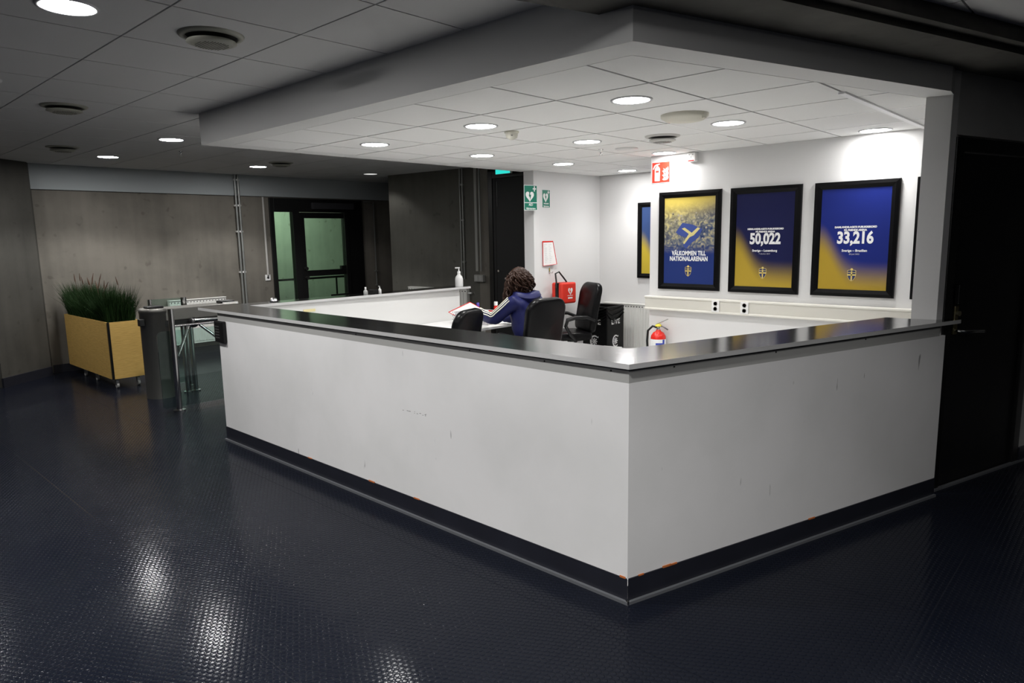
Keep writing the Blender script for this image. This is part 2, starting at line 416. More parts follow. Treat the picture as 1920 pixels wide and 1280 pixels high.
# canopy: soffit ring + tiles
x0 = .078
Ao = onl(0); Ai = (.078, -.236)
so = MB()
Ro = onl(3.62); Ri = onl(3.55, .168)
Bo = (-.10, 3.57); Bi = (.078, 3.40)
RT = .05
poly_o = [(Ao.x, Ao.y), tuple(onl(2.25))[:2], tuple(onl(3.55))[:2], (4.2, 3.57), Bo]
so.prism([(Ao.x, Ao.y), Ai, (.078, 3.40), Bo], ZC, ZM+.02)
so.prism([(Ao.x, Ao.y), tuple(onl(2.235))[:2], (2.15, -1.017), tuple(onl(2.405, .043))[:2], tuple(onl(2.405, .168))[:2], Ai], ZC, ZB)
so.prism([Bo, Bi, (3.60, 3.40), (3.60, 3.57)], ZC, ZM+.02)
o = so.build('trim_3', m_soff); struct(o)
mb = MB()
cl = [(1, 0, -.082), (0, -1, 3.396), lineclip(.172), (-1, 0, 4.88)]
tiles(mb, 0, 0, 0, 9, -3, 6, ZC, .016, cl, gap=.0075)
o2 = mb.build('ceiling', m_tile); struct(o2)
bk = MB(); bp = [(.078, -3), (4.9, -3), (4.9, 3.40), (.078, 3.40)]; bp = clip(bp, *lineclip(.168))
bk.prism(bp, ZC+.016, ZC+.03); bk.build('grid_backing', m_groove, o2)
# exposed T-bars at the right hand corner, grazing light painted on as white
br = MB()
br.box(1.58, 3.46, -.618, -.582, ZC-.010, ZC+.004)
for x in (1.8, 2.4, 3.0):
    br.box(x-.008, x+.008, -1.0 if x > 2.3 else -.68, -.2 if x > 2 else -.6, ZC-.002, ZC+.004)
br.box(1.8, 2.7, .592, .608, ZC-.002, ZC+.004); br.box(2.392, 2.408, .6, 1.1, ZC-.002, ZC+.004)
br.build('grid_bar', m_bar, o2)

# walls under the canopy
fl = [(-.0, .0), (4.9, .0), (4.9, 3.38), (2.7, 3.58), (-.0, 3.58)]
struct(MB().prism([(.0, -.28), (2.2, -.9), (3.45, -1.3), (3.45, 1.75), (4.88, 1.75), (4.88, 3.37), (3.59, 3.37), (2.6, 3.58), (.0, 3.58)], 0, .004).build('floor', plain('pale bounce floor', (.70, .70, .68), .5, noise_amt=.05)))  # unseen pale floor, added to bounce light up to the canopy ceiling
struct(B(3.47, 5.1, -1.62, 1.745, 0, ZC-.001).build('wall_right', m_white))
struct(B(4.90, 5.1, 1.745, 3.52, 0, ZC-.001).build('wall_recess', m_white))
struct(B(3.60, 5.1, 3.38, 3.53, 0, ZC-.001).build('wall_behind', m_white))
# column + slanted wall with the black door
JO, JI = (2.15, -1.015), (2.12, -.888)
struct(MB().prism([JO, JI, (2.34, -.85), (2.46, -1.03), tuple(onl(2.405, .045))[:2]], 0, ZC).build('wall_column', m_white))
wl = MB()
wl.prism(lrect(2.405, 3.455, .045, .22), 2.133, ZB)
wl.prism(lrect(3.455, 6.2, .045, .22), 0, ZB)
struct(wl.build('wall_front', m_dimwall))
# hall walls
wb = MB()
wb.box(XL, 2.86, YB, YB+.2, 0, ZM+.1); wb.box(4.56, XR, YB, YB+.2, 0, ZM+.1); wb.box(2.86, 4.56, YB, YB+.2, 2.262, ZM+.1)
struct(wb.build('wall_back', m_conc))
struct(B(-.25, 5.2, YB-.035, YB, 2.275, ZM).build('trim_4', m_band, bevel=.004))
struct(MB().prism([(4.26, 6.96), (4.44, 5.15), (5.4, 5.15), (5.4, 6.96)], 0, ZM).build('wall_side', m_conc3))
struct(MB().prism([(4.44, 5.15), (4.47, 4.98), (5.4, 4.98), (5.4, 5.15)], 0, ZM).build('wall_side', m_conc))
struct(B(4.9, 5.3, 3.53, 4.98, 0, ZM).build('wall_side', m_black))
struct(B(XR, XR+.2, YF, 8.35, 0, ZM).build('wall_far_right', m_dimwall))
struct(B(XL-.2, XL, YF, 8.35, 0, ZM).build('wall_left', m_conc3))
struct(B(XL, XR, YF-.2, YF, 0, ZM).build('wall_rear', m_conc3))
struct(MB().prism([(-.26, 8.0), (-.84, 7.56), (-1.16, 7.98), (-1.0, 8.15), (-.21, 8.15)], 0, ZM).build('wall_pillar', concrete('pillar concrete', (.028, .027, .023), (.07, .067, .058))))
# skirting
sk = MB(); sk.box(-.2, 2.86, YB-.02, YB, 0, .1); sk.box(-6.4, -1.1, YB-.02, YB, 0, .1)
struct(sk.build('baseboard_back', m_base))
struct(MB().prism([(-.25, 7.985), (-.835, 7.54), (-.85, 7.56), (-.262, 8.005)], 0, .11).build('baseboard_pillar', m_base))
struct(MB().prism(lrect(3.46, 5.2, .03, .045), 0, .1).build('baseboard_front', m_base))
struct(B(3.45, 3.47, -1.2, 1.745, 0, .1).build('baseboard_right', m_base))
struct(MB().prism(lrect(2.42, 3.6, .02, .044), 0, .012).build('trim_5', m_trim))
# stairwell behind the hall door
sw = MB(); sw.box(1.6, 7.6, 10.4, 10.6, -.1, 3.2); sw.box(1.4, 1.6, 8.35, 10.6, -.1, 3.2); sw.box(7.4, 7.6, 8.35, 10.6, -.1, 3.2)
struct(sw.build('wall_stairwell', m_stair))
struct(B(1.4, 7.6, 8.35, 10.6, 3.2, 3.3).build('ceiling_stairwell', m_stair))

# ------------------------------------------------------------------ doors
# door_1: glazed hall door in a black steel frame
d = bpy.data.objects.new('door_1', None); C.objects.link(d); struct(d); d.location = (2.86, 8.15, 0)
f = MB(); y0, y1 = -.03, .07
f.box(0, .07, y0, y1, 0, 2.26); f.box(1.335, 1.70, y0, y1, 0, 2.26); f.box(.07, 1.335, y0, y1, 2.05, 2.26); f.box(.385, .50, y0, y1, 0, 2.05)
f.box(.07, .385, y0, y1, 0, .12)
f.build('door_frame', m_black, d, bevel=.004)
f = MB(); f.box(.505, .59, -.02, .04, .01, 2.045); f.box(1.33, 1.40, -.045, .04, .01, 2.045); f.box(.59, 1.33, -.02, .04, 1.955, 2.045)
f.box(.59, 1.33, -.02, .04, 1.02, 1.115); f.box(.59, 1.33, -.02, .04, .01, .28); f.box(1.24, 1.33, -.02, .04, 1.115, 1.17); f.box(1.0, 1.33, -.05, -.02, .64, .70)
f.build('door_leaf', m_black, d, bevel=.003)
B(.59, 1.33, 0, .008, .28, 1.96).build('glass_pane', m_glassd, d)
B(.07, .385, 0, .008, .12, 2.05).build('glass_pane', m_glassd, d)
B(.72, 1.50, -.09, -.03, 2.10, 2.20).build('door_closer', m_grey if False else plain('dark grey metal', (.035, .035, .04), .4), d, bevel=.006)
MB().cyl((.56, -.02, 1.15), (.56, -.07, 1.15), .028).cyl((.57, -.02, 1.0), (.57, -.07, 1.0), .03).build('door_knob', plain('dark nickel', (.05, .05, .05), .3, .8), d)
# door_2: black door right of the column, in the slanted wall
d = bpy.data.objects.new('door_2', None); C.objects.link(d); struct(d); p = onl(2.405, .045); d.location = (p.x, p.y, 0); d.rotation_euler = (0, 0, LANG)
f = MB(); f.box(0, .08, -.01, .12, 0, 2.12); f.box(.97, 1.05, -.01, .12, 0, 2.12); f.box(.08, .97, -.01, .12, 2.04, 2.12)
f.build('door_frame', m_black, d, bevel=.004)
B(.083, .967, .01, .055, .005, 2.035).build('door_leaf', m_door, d, bevel=.002)
hp = B(.128, .166, -.004, .01, .965, 1.14).build('handle_plate', plain('brass', (.30, .26, .15), .35, .9), d, bevel=.004)
MB().tube([(.147, -.004, .99), (.147, -.05, .99), (.165, -.058, .989), (.26, -.058, .982), (.36, -.058, .975)], .0095, 10).build('door_handle', m_chrome, hp)
MB().cyl((.147, -.004, 1.095), (.147, -.022, 1.095), .016).build('lock_cylinder', plain('pale brass', (.55, .5, .33), .3, .9), hp)
B(.125, .172, -.022, .01, 1.15, 1.27).build('card_reader', m_plastic, d, bevel=.006)
# door_3: black double doors beyond the counter
d = bpy.data.objects.new('door_3', None); C.objects.link(d); struct(d); d.location = (4.47, 3.55, 0)
f = MB(); f.box(0, .06, 0, .07, 0, 2.50); f.box(0, .06, 1.35, 1.43, 0, 2.50); f.box(0, .06, .07, 1.35, 2.40, 2.5)
f.build('door_frame', m_black, d, bevel=.003)
B(.01, .05, .073, 1.29, .005, 2.395).build('door_leaf', m_door, d)
B(.01, .05, 1.295, 1.345, .005, 2.395).build('door_leaf', m_door, d)
B(.003, .01, 1.255, 1.262, 2.02, 2.36).build('edge_strip', plain('thin grey strip', (.12, .12, .12), .4), d)
MB().cyl((.01, 1.245, 1.13), (-.012, 1.245, 1.13), .016).build('door_knob', m_chrome, d)
# green lit exit sign above it
t = thing('exit_sign', 'green lit exit sign above the black doors, half hidden by the white canopy', 'sign', (4.40, 4.60, 2.44))
B(-.02, .02, -.14, .14, 0, .15).build('housing', m_wplast, t, bevel=.004)
B(-.026, -.02, -.13, .13, .002, .146).build('lit_face', m_exitE, t)

# ------------------------------------------------------------------ reception counter
ct = thing('reception_counter', 'white reception counter with brushed steel top and black base', 'counter', (0, 0, 0))
TOP = 1.0715
PA = (-.116, -.361)
def cl2(s, off=0):   # counter's slanted side
    q = Vector(PA+(0,)) + LD*s + LN*off; return (q.x, q.y)
YE = 3.50
pn = MB()
pn.prism([PA, (PA[0], YE), (PA[0]+.10, YE), (PA[0]+.10, cl2(0, .10)[1]+.02), ], .115, .985)
pn.build('front_panel', m_panel, ct)
pn = MB(); a = cl2(0.004, 0); pn.prism([PA, cl2(2.36), cl2(2.36, .018), cl2(2.2, .018), cl2(2.1, .10), cl2(.02, .06)], .115, .985)
pn.build('side_panel', m_panel, ct)
pn = MB(); pn.box(.0, 2.60, 3.60, 3.72, .10, TOP-.022)
pn.build('back_panel', m_panel_in, ct)
# apron
ap = MB(); e = .0008
ap.prism([(PA[0]+e, PA[1]+e), (PA[0]+e, YE), (PA[0]+.1, YE), (PA[0]+.1, PA[1]+.12)], .985, TOP-.022)
ap.build('steel_apron', m_apron, ct)
ap = MB(); ap.prism([(PA[0]+e, PA[1]+e), cl2(2.30, .0008), cl2(2.30, .018), cl2(2.1, .1), cl2(.02, .06)], .985, TOP-.022)
ap.build('steel_apron', m_apron, ct)
# worktop: one mitred slab
def offl(s, o): q = Vector(PA+(0,))+LD*s+LN*o; return (q.x, q.y)
OH = .024
cornO = (PA[0]-OH, offl(0, -OH)[1]+(OH)*.315*1.0)
xi = .20
# inner corner: x=xi on line offset .30
oi = .295
ty = offl(0, oi); sI = (xi-ty[0])/LD.x; inC = (xi, ty[1]+LD.y*sI)
outer_end = offl(2.40, -OH); inner_end = offl(2.40, .018)
wk = MB()
z0, z1 = TOP-.022, TOP
wk.prism([cornO, offl(2.47, -OH), offl(2.47, .03), (2.146, -1.018), (2.116, -.890), offl(2.25, oi), inC], z0, z1)
wk.prism([cornO, inC, (xi, 3.585), (xi, 3.80), (PA[0]-OH, 3.80)], z0, z1)
wk.prism([(xi, 3.585), (2.72, 3.545), (2.72, 3.80), (xi, 3.80)], z0, z1)
wko = wk.build('worktop', m_steel, ct)
wko.data.materials.append(m_edge)
for p_ in wko.data.polygons:
    if abs(p_.normal.z) < .5: p_.material_index = 1
# base and floor strip
bs = MB(); bs.prism([(PA[0]-.003, PA[1]-.002), (PA[0]-.003, YE+.003), (PA[0]+.1, YE), (PA[0]+.1, PA[1]+.12)], .014, .114)
bs.build('base_board', m_base, ct)
bs = MB(); bs.prism([cl2(0, -.004), cl2(2.36, -.004), cl2(2.36, .018), cl2(2.2, .018), cl2(2.1, .1), cl2(.1, .1)], .014, .114)
bs.build('base_board', m_base, ct)
B(.0, 2.60, 3.60, 3.725, .0, .1).build('base_board', m_base, ct)
bs = MB(); q0 = cl2(-.004, -.018)
bs.prism([(PA[0]-.018, PA[1]-.012), (PA[0]-.018, YE+.01), (PA[0]+.08, YE), (PA[0]+.08, PA[1]+.12)], 0, .014)
bs.build('floor_strip', m_trim, ct)
bs = MB(); bs.prism([cl2(-.004, -.018), cl2(2.36, -.018), cl2(2.36, .018), cl2(2.2, .018), cl2(2.1, .1), cl2(.1, .1)], 0, .014)
bs.build('floor_strip', m_trim, ct)
# dark glue showing along the joint + corner joint line
GM = m_brick
for yy, ll, hh in ((-.352, .03, .006), (1.05, .05, .005), (1.48, .06, .006), (2.2, .05, .004)):
    B(PA[0]-.0035, PA[0]+.01, yy, yy+ll, .112, .114+hh).build('glue_residue', GM, ct)
rz = Matrix.Translation((PA[0], PA[1], 0)) @ Matrix.Rotation(LANG, 4, 'Z')
for ss, ll, hh in ((.20, .05, .007), (.245, .04, .005), (.06, .03, .004), (1.2, .05, .005)):
    MB().box(ss, ss+ll, -.0045, .01, .112, .114+hh, mat=rz).build('glue_residue', GM, ct)
sc = MB()   # small scuffs on the front
for k in range(14):
    yy = 1.08+random.uniform(-.13, .13); zz = .628+random.uniform(-.006, .006); l = random.uniform(.004, .014)
    B(PA[0]-.0006, PA[0]+.001, yy, yy+l, zz, zz+.0025).build('scuff_mark', plain('dark scuff', (.1, .1, .1), .7), ct)
for ss in (.25, .9, 1.6): MB().cyl((*cl2(ss, .002), 1.03), (*cl2(ss, -.0015), 1.03), .004, n=8).build('screw', m_dark, ct)
for yy in (-.27, .1, .6, 1.6): MB().cyl((PA[0]+.002, yy, 1.03), (PA[0]-.0015, yy, 1.03), .004, n=8).build('screw', m_dark, ct)
# black reader box on the counter's left end
t = thing('wall_reader', 'black ribbed reader box on the counter front below its left end', 'reader', (PA[0], 3.43, .90))
B(-.035, 0, -.075, .075, -.085, .085).build('housing', m_plastic, t, bevel=.008)
rb = MB()
for k in range(5): rb.box(-.038, -.034, -.02, .045, -.05+k*.022, -.041+k*.022)
rb.build('grille', plain('grey rib', (.05, .05, .05), .4), t)
# yellow sticker inside
tag(B(.70, .82, 3.596, 3.5995, .965, .99).build('sticker', plain('pale yellow sticker', (.75, .66, .36), .6)), 'pale yellow sticker on the inside of the back counter', 'sticker')

# things on the back counter
def bottle(name, label, loc, h, r, mat, pump=True, rz=0.0):
    t = thing(name, label, 'bottle', loc, rz)
    hb = h*.62
    MB().lathe([(r*.94, 0), (r, hb*.04), (r, hb*.62), (r*.86, hb*.78), (r*.38, hb*.98), (r*.34, hb*1.05)], 20).build('body', mat, t)
    if pump:
        MB().lathe([(r*.42, hb*1.03), (r*.42, hb*1.22), (r*.15, hb*1.25), (r*.13, h*.92)], 12).build('collar', m_wplast, t)
        MB().box(-r*.95, r*.25, -r*.17, r*.17, h*.91, h*.97).build('pump_head', m_wplast, t, bevel=.001)
    else:
        MB().lathe([(r*.42, hb*1.04), (r*.42, h*.98), (r*.3, h)], 12).build('cap', m_wplast, t)
    return t
bottle('pump_bottle', 'large white pump bottle of hand sanitiser at the end of the back counter', (2.655, 3.66, TOP), .215, .044, m_wplast, True, -.6)
m_clear = plain('cloudy plastic', (.42, .43, .42), .3)
bottle('small_bottle', 'small clear bottle with flat cap and banded label on the back counter', (1.46, 3.72, TOP), .066, .021, m_clear, False)
bottle('small_pump_bottle', 'small white pump bottle beside the black box on the back counter', (1.63, 3.72, TOP), .068, .016, m_wplast, True, -.6)
tag(B(1.535, 1.595, 3.69, 3.77, TOP, TOP+.035).build('black_box', m_plastic, bevel=.004), 'small black box between the two small bottles on the back counter', 'box')
t = thing('desk_bell', 'small silver desk bell near the far left corner of the steel top', 'bell', (.49, 3.72, TOP))
MB().lathe([(.038, 0), (.038, .006), (.03, .008)], 20).build('foot', m_plastic, t)
MB().lathe([(.034, .008), (.032, .02), (.022, .033), (.006, .038)], 20).build('dome', m_chrome, t)

# ------------------------------------------------------------------ desk and things on it
t = thing('desk', 'white desk with grey legs against the inside of the back counter', 'desk', (0, 0, 0))
B(.55, 3.0, 2.83, 3.59, .695, .72).build('desktop', m_desk, t, bevel=.003)
for x, y in ((.65, 2.93), (2.22, 2.93), (2.85, 2.93), (.65, 3.5), (2.22, 3.5), (2.85, 3.5)):
    MB().cyl((x, y, 0), (x, y, .695), .025).build('leg', m_grey, t)
B(.7, 2.8, 3.15, 3.2, .64, .695).build('cross_rail', m_grey, t)
# perforated storage basket
t = thing('storage_basket', 'white perforated plastic basket full of papers on the desk', 'basket', (2.44, 3.16, .72), 0.25)
b = MB(); W_, D_, H_ = .13, .19, .13
b.box(-W_, W_, -D_, D_, 0, .006); b.box(-W_, -W_+.006, -D_, D_, 0, H_); b.box(W_-.006, W_, -D_, D_, 0, H_); b.box(-W_, W_, -D_, -D_+.006, 0, H_); b.box(-W_, W_, D_-.006, D_, 0, H_)
nb = len(b.f); h = b
for i in range(12):
    for j in range(6):
        u = -W_+.03+i*.0215+(.01 if j % 2 else 0); z = .02+j*.019
        h.box(u, u+.011, -D_-.0008, -D_+.001, z, z+.009)
for i in range(18):
    for j in range(6):
        u = -D_+.03+i*.0215+(.01 if j % 2 else 0); z = .02+j*.019
        h.box(-W_-.0008, -W_+.001, u, u+.011, z, z+.009)
tub = b.build('tub', plain('light grey plastic', (.62, .60, .62), .5), t); tub.data.materials.append(plain('grey hole', (.38, .37, .39), .7))
for p_ in tub.data.polygons: p_.material_index = 1 if p_.index >= nb else 0
# open ring binder standing in it (red edges, white sheets)
t = thing('open_binder', 'open white folder with red edges leaning up from the basket', 'folder', (2.42, 3.17, .80), 0)
b = MB(); R_ = Matrix.Rotation(-.5, 4, 'Z')
b.add([(-.13, .27, .03), (.02, .10, .13), (.03, -.02, .06), (-.11, .13, -.02)], [(0, 1, 2, 3)])
b.add([(-.13, .27, .024), (.02, .10, .124), (.03, -.02, .054), (-.11, .13, -.026)], [(3, 2, 1, 0)])
b.add([(.02, .10, .13), (.20, .04, .02), (.18, -.08, -.03), (.03, -.02, .06)], [(0, 1, 2, 3)])
b.add([(.02, .10, .124), (.20, .04, .014), (.18, -.08, -.036), (.03, -.02, .054)], [(3, 2, 1, 0)])
b.build('pages', m_paper, t)
MB().tube([(-.13, .272, .03), (.02, .102, .132), (.20, .042, .022)], .005, 6).build('red_edge', m_redp, t)
MB().tube([(-.13, .27, .03), (-.11, .13, -.02)], .003, 6).build('red_edge', m_redp, t)
tag(MB().box(2.50, 2.512, 3.00, 3.06, .80, .855).build('red_card', m_redp), 'dark red card sticking out of the perforated basket', 'card')
t = thing('spray_bottle', 'small bottle with purple cap behind the open folder', 'bottle', (2.70, 3.42, .72))
MB().lathe([(.022, 0), (.022, .10), (.012, .13)], 14).build('body', plain('yellow label', (.6, .55, .2), .5), t)
MB().lathe([(.016, .13), (.016, .175), (.010, .18)], 14).build('cap', plain('purple', (.07, .04, .35), .4), t)
t = thing('red_bottle', 'small red bottle with white cap at the back of the desk', 'bottle', (2.98, 3.42, .72))
MB().lathe([(.024, 0), (.024, .11), (.018, .125)], 14).build('body', m_redp, t)
MB().lathe([(.021, .125), (.021, .165), (.018, .168)], 14).build('cap', m_wplast, t)
for k, (x, y, r, lb) in enumerate(((2.60, 3.05, .2, 'white sheet of paper on the desk by her elbow'), (2.78, 2.98, -.3, 'white sheet of paper near the desk edge in front of her'))):
    tag(MB().box(-.105, .105, -.148, .148, 0, .0012).build('paper_sheet', m_paper, loc=(x, y, .7205+k*.0015), rot=(0, 0, r)), lb, 'paper')

# ------------------------------------------------------------------ office chairs
def rounded_pad(w, h, t, top_round=.12, n=10, taper=.0, bend=.0):
    """ padded slab in local xz, thickness along y, origin bottom centre """
    mb = MB(); ring = []
    pts = []
    r = top_round; rb = .05
    def arc(cx, cz, a0, a1, rr, k):
        for i in range(k+1):
            a = a0+(a1-a0)*i/k; pts.append((cx+rr*math.cos(a), cz+rr*math.sin(a)))
    arc(w/2-rb, rb, -PI/2, 0, rb, 5); arc(w/2-r, h-r, 0, PI/2, r, 7); arc(-w/2+r, h-r, PI/2, PI, r, 7); arc(-w/2+rb, rb, PI, 3*PI/2, rb, 5)
    cx, cz = 0, h*.5; layers = []
    prof = [(-1, .86), (-.82, .955), (-.5, .995), (0, 1.0), (.5, .995), (.82, .955), (1, .86)]
    for d_, s_ in prof:
        L_ = []
        for x, z in pts:
            ddx = x-cx; ddz = z-cz; inset = (1-s_)*.22
            l = math.hypot(ddx, ddz); k = (l-inset)/l
            X = cx+ddx*k; Zz = cz+ddz*k
            X *= (1-taper*(1-Zz/h)); Y = d_*t/2+bend*math.sin(PI*Zz/h)
            L_.append((X, Y, Zz))
        layers.append(L_)
    m_ = len(pts); vs = [v for l in layers for v in l]; fs = []
    for k in range(len(layers)-1):
        for i in range(m_):
            j = (i+1) % m_; fs.append((k*m_+i, (k+1)*m_+i, (k+1)*m_+j, k*m_+j))
    fs.append(tuple(range(m_))); fs.append(tuple(reversed(range((len(layers)-1)*m_, len(layers)*m_))))
    mb.add(vs, fs, True); return mb
def make_chair(label, loc, rz, backtop=1.03):
    t = thing('office_chair', label, 'chair', loc, rz, 'black leather office chairs inside the counter')
    # local +y = facing direction
    bh = backtop-.50
    o = rounded_pad(.46, bh, .085, .13, taper=.06, bend=.02).build('backrest', m_leather, t, loc=(0, -.20, .50), rot=(.20, 0, 0))
    # seat
    o = rounded_pad(.47, .46, .09, .10).build('seat', m_leather, t, loc=(0, -.20, .46), rot=(-PI/2+.03, 0, 0))
    MB().tube([(0, -.24, .66), (0, -.30, .50), (0, -.20, .40), (0, 0, .395)], .02, 8).build('back_bracket', m_plastic, t)
    for s in (-1, 1):
        MB().tube([(s*.245, -.21, .64), (s*.27, -.10, .685), (s*.275, .05, .69), (s*.275, .14, .67), (s*.27, .16, .60), (s*.262, .10, .50), (s*.24, .02, .42), (s*.17, 0, .405)], [.017, .02, .024, .024, .02, .018, .018, .018], 8).build('armrest', m_plastic, t)
    MB().lathe([(.03, .10), (.03, .26), (.02, .26), (.02, .40)], 14).build('gas_column', m_plastic, t)
    for k in range(5):
        a = k*2*PI/5+.3; c_, s_ = math.cos(a), math.sin(a)
        l = MB().tube([(0, 0, .11), (.15*c_, .15*s_, .10), (.30*c_, .30*s_, .075)], [.03, .024, .016], 8).build('base_leg', m_plastic, t)
        MB().cyl((.30*c_-.02*s_, .30*s_+.02*c_, .028), (.30*c_+.02*s_, .30*s_-.02*c_, .028), .028, n=14).build('caster', m_plastic, l)
    return t
make_chair('black leather office chair nearest the desk corner, empty, its back to us', (1.47, 2.62, 0), math.radians(18), 1.0)
make_chair('black leather office chair the woman in the blue jacket sits on', (2.36, 2.41, 0), math.radians(-8), 1.05)
make_chair('black leather office chair turned sideways in front of the black bin', (3.74, 2.98, 0), math.radians(62), 1.07)

# ------------------------------------------------------------------ the woman at the desk
pw = thing('person', 'person with curly dark hair in navy jacket with striped sleeves, seated at the desk', 'person', (2.43, 2.40, 0), math.radians(4))
def skin(name, pts, edges, rad, mat, parent, root=0, sub=2):
    me = bpy.data.meshes.new(name); me.from_pydata(pts, edges, []); o = bpy.data.objects.new(name, me); C.objects.link(o)
    o.parent = parent; md = o.modifiers.new('skin', 'SKIN')
    for i, v in enumerate(me.skin_vertices[0].data):
        r = rad[i]; v.radius = (r, r) if not isinstance(r, tuple) else r; v.use_root = (i == root)
    md.use_smooth_shade = True
    s = o.modifiers.new('sub', 'SUBSURF'); s.levels = sub; s.render_levels = sub
    me.materials.append(mat); return o
P = {}
pts = []; rad = []; edges = []
def J(k, p, r, fr=None):
    P[k] = len(pts); pts.append(p); rad.append(r)
    if fr is not None: edges.append((P[fr], P[k]))
# local: +y forward (towards desk), x right
J('pelvis', (0, 0, .55), .13); J('waist', (0, .02, .68), .115, 'pelvis'); J('chest', (0, .07, .85), .125, 'waist'); J('upper', (0, .115, .965), .09, 'chest')
J('neck', (0, .13, 1.04), .05, 'upper'); J('head0', (-.004, .15, 1.10), .058, 'neck'); J('head1', (-.01, .175, 1.155), .080, 'head0'); J('head2', (-.012, .175, 1.205), .088, 'head1'); J('head3', (-.012, .165, 1.245), .07, 'head2')
for s, n_ in ((-1, 'l'), (1, 'r')):
    J('sh'+n_, (s*.155, .10, .99), .052, 'upper')
J('ell', (-.215, .30, .80), .038, 'shl'); J('wrl', (-.165, .53, .875), .026, 'ell'); J('pal', (-.155, .60, .885), .028, 'wrl')
J('elr', (.235, .29, .775), .038, 'shr'); J('wrr', (.12, .50, .775), .026, 'elr'); J('par', (.09, .57, .765), .028, 'wrr')
for s, n_ in ((-1, 'l'), (1, 'r')):
    J('hip'+n_, (s*.09, .03, .53), .085, 'pelvis'); J('kn'+n_, (s*.12, .43, .52), .06, 'hip'+n_); J('an'+n_, (s*.12, .40, .10), .04, 'kn'+n_); J('toe'+n_, (s*.13, .52, .05), .035, 'an'+n_)
# fingers
for base, s in (('pal', 1), ('par', -1)):
    b = Vector(pts[P[base]])
    for k in range(4):
        o_ = Vector((-.024+.016*k, .028, 0)); J('f%s%d' % (base, k), tuple(b+o_), .0095, base)
        ln = (.030, .036, .034, .026)[k]
        J('g%s%d' % (base, k), tuple(b+o_+Vector((0, ln*.8, -.010))), .0085, 'f%s%d' % (base, k)); J('h%s%d' % (base, k), tuple(b+o_+Vector((0, ln*1.2, -.030))), .0075, 'g%s%d' % (base, k))
    J('t'+base, tuple(b+Vector((s*.030, -.01, -.01))), .010, base); J('u'+base, tuple(b+Vector((s*.045, .022, -.020))), .009, 't'+base)
body = skin('body', pts, edges, rad, m_skin, pw)
# face: nose, lips, eyes, ears
F = Vector((-.012, .175, 1.19))
hd = MB()
hd.lathe([(.004, .0), (.010, .010), (.008, .026), (.004, .034)], 10, Matrix.Translation(F+Vector((-.035, .080, -.018))) @ Matrix.Rotation(.45, 4, 'Z') @ Matrix.Rotation(-.25, 4, 'X'))
hd.build('nose', m_skin, pw)
for s in (-1, 1):
    MB().lathe([(.001, -.010), (.008, -.006), (.010, 0), (.008, .006), (.001, .010)], 12, Matrix.Translation(F+Vector((-.035+s*.030, .078-s*.008, .012)))).build('eye', plain('dark eye', (.05, .04, .04), .2), pw)
    MB().lathe([(.002, -.028), (.014, -.018), (.016, 0), (.017, .014), (.004, .027)], 10, Matrix.Translation(F+Vector((s*.086, -.005, -.01))) @ Matrix.Scale(.45, 4, (1, 0, 0))).build('ear', m_skin, pw)
MB().tube([F+Vector((-.058, .075, -.046)), F+Vector((-.036, .086, -.046)), F+Vector((-.014, .080, -.046))], [.003, .007, .003], 8).build('mouth', plain('lips', (.45, .12, .10), .4), pw)
# jacket
J2 = [(0, -.01, .52), (0, .0, .62), (0, .03, .75), (0, .07, .88), (0, .10, .975), (0, .11, 1.02),
      (-.165, .095, .985), (-.205, .19, .90), (-.222, .29, .815), (-.20, .42, .835), (-.168, .52, .868),
      (.165, .095, .985), (.21, .19, .88), (.24, .28, .79), (.185, .40, .785), (.13, .49, .778),
      (-.10, .02, .56), (.10, .02, .56)]
E2 = [(0, 1), (1, 2), (2, 3), (3, 4), (4, 5), (4, 6), (6, 7), (7, 8), (8, 9), (9, 10), (4, 11), (11, 12), (12, 13), (13, 14), (14, 15), (0, 16), (0, 17)]
R2 = [(.19, .16), (.20, .17), (.20, .17), (.195, .15), (.13, .10), .075, .078, .068, .064, .055, .045, .078, .068, .064, .055, .045, .12, .12]
jk = skin('jacket', J2, E2, R2, m_navy, pw)
dt = bpy.data.textures.new('folds', 'CLOUDS'); dt.noise_scale = .07
dm = jk.modifiers.new('folds', 'DISPLACE'); dm.texture = dt; dm.strength = .022; dm.mid_level = .5; dm.texture_coords = 'LOCAL'
# hood lying on the back of the neck
hg = MB()
for i in range(9):
    pass
hood_pts = []
hm = MB(); NU, NV = 14, 7; vs = []
for i in range(NU+1):
    a = PI*(i/NU)*1.12-PI*.06
    for j in range(NV+1):
        b_ = j/NV*2*PI
        R0 = .105+.035*math.sin(a); rr = .034+.022*math.sin(a)
        cx_ = R0*math.cos(a); cy_ = .115-R0*math.sin(a)*.95; cz_ = 1.045-.015*math.sin(a)
        ox_ = rr*math.cos(b_)
        vs.append((cx_+ox_*math.cos(a), cy_-ox_*math.sin(a), cz_+rr*.95*math.sin(b_)-.01*math.cos(3*a)))
fs = []
for i in range(NU):
    for j in range(NV): fs.append((i*(NV+1)+j, (i+1)*(NV+1)+j, (i+1)*(NV+1)+j+1, i*(NV+1)+j+1))
hm.add(vs, fs, True); hm.build('hood', m_navy, pw)
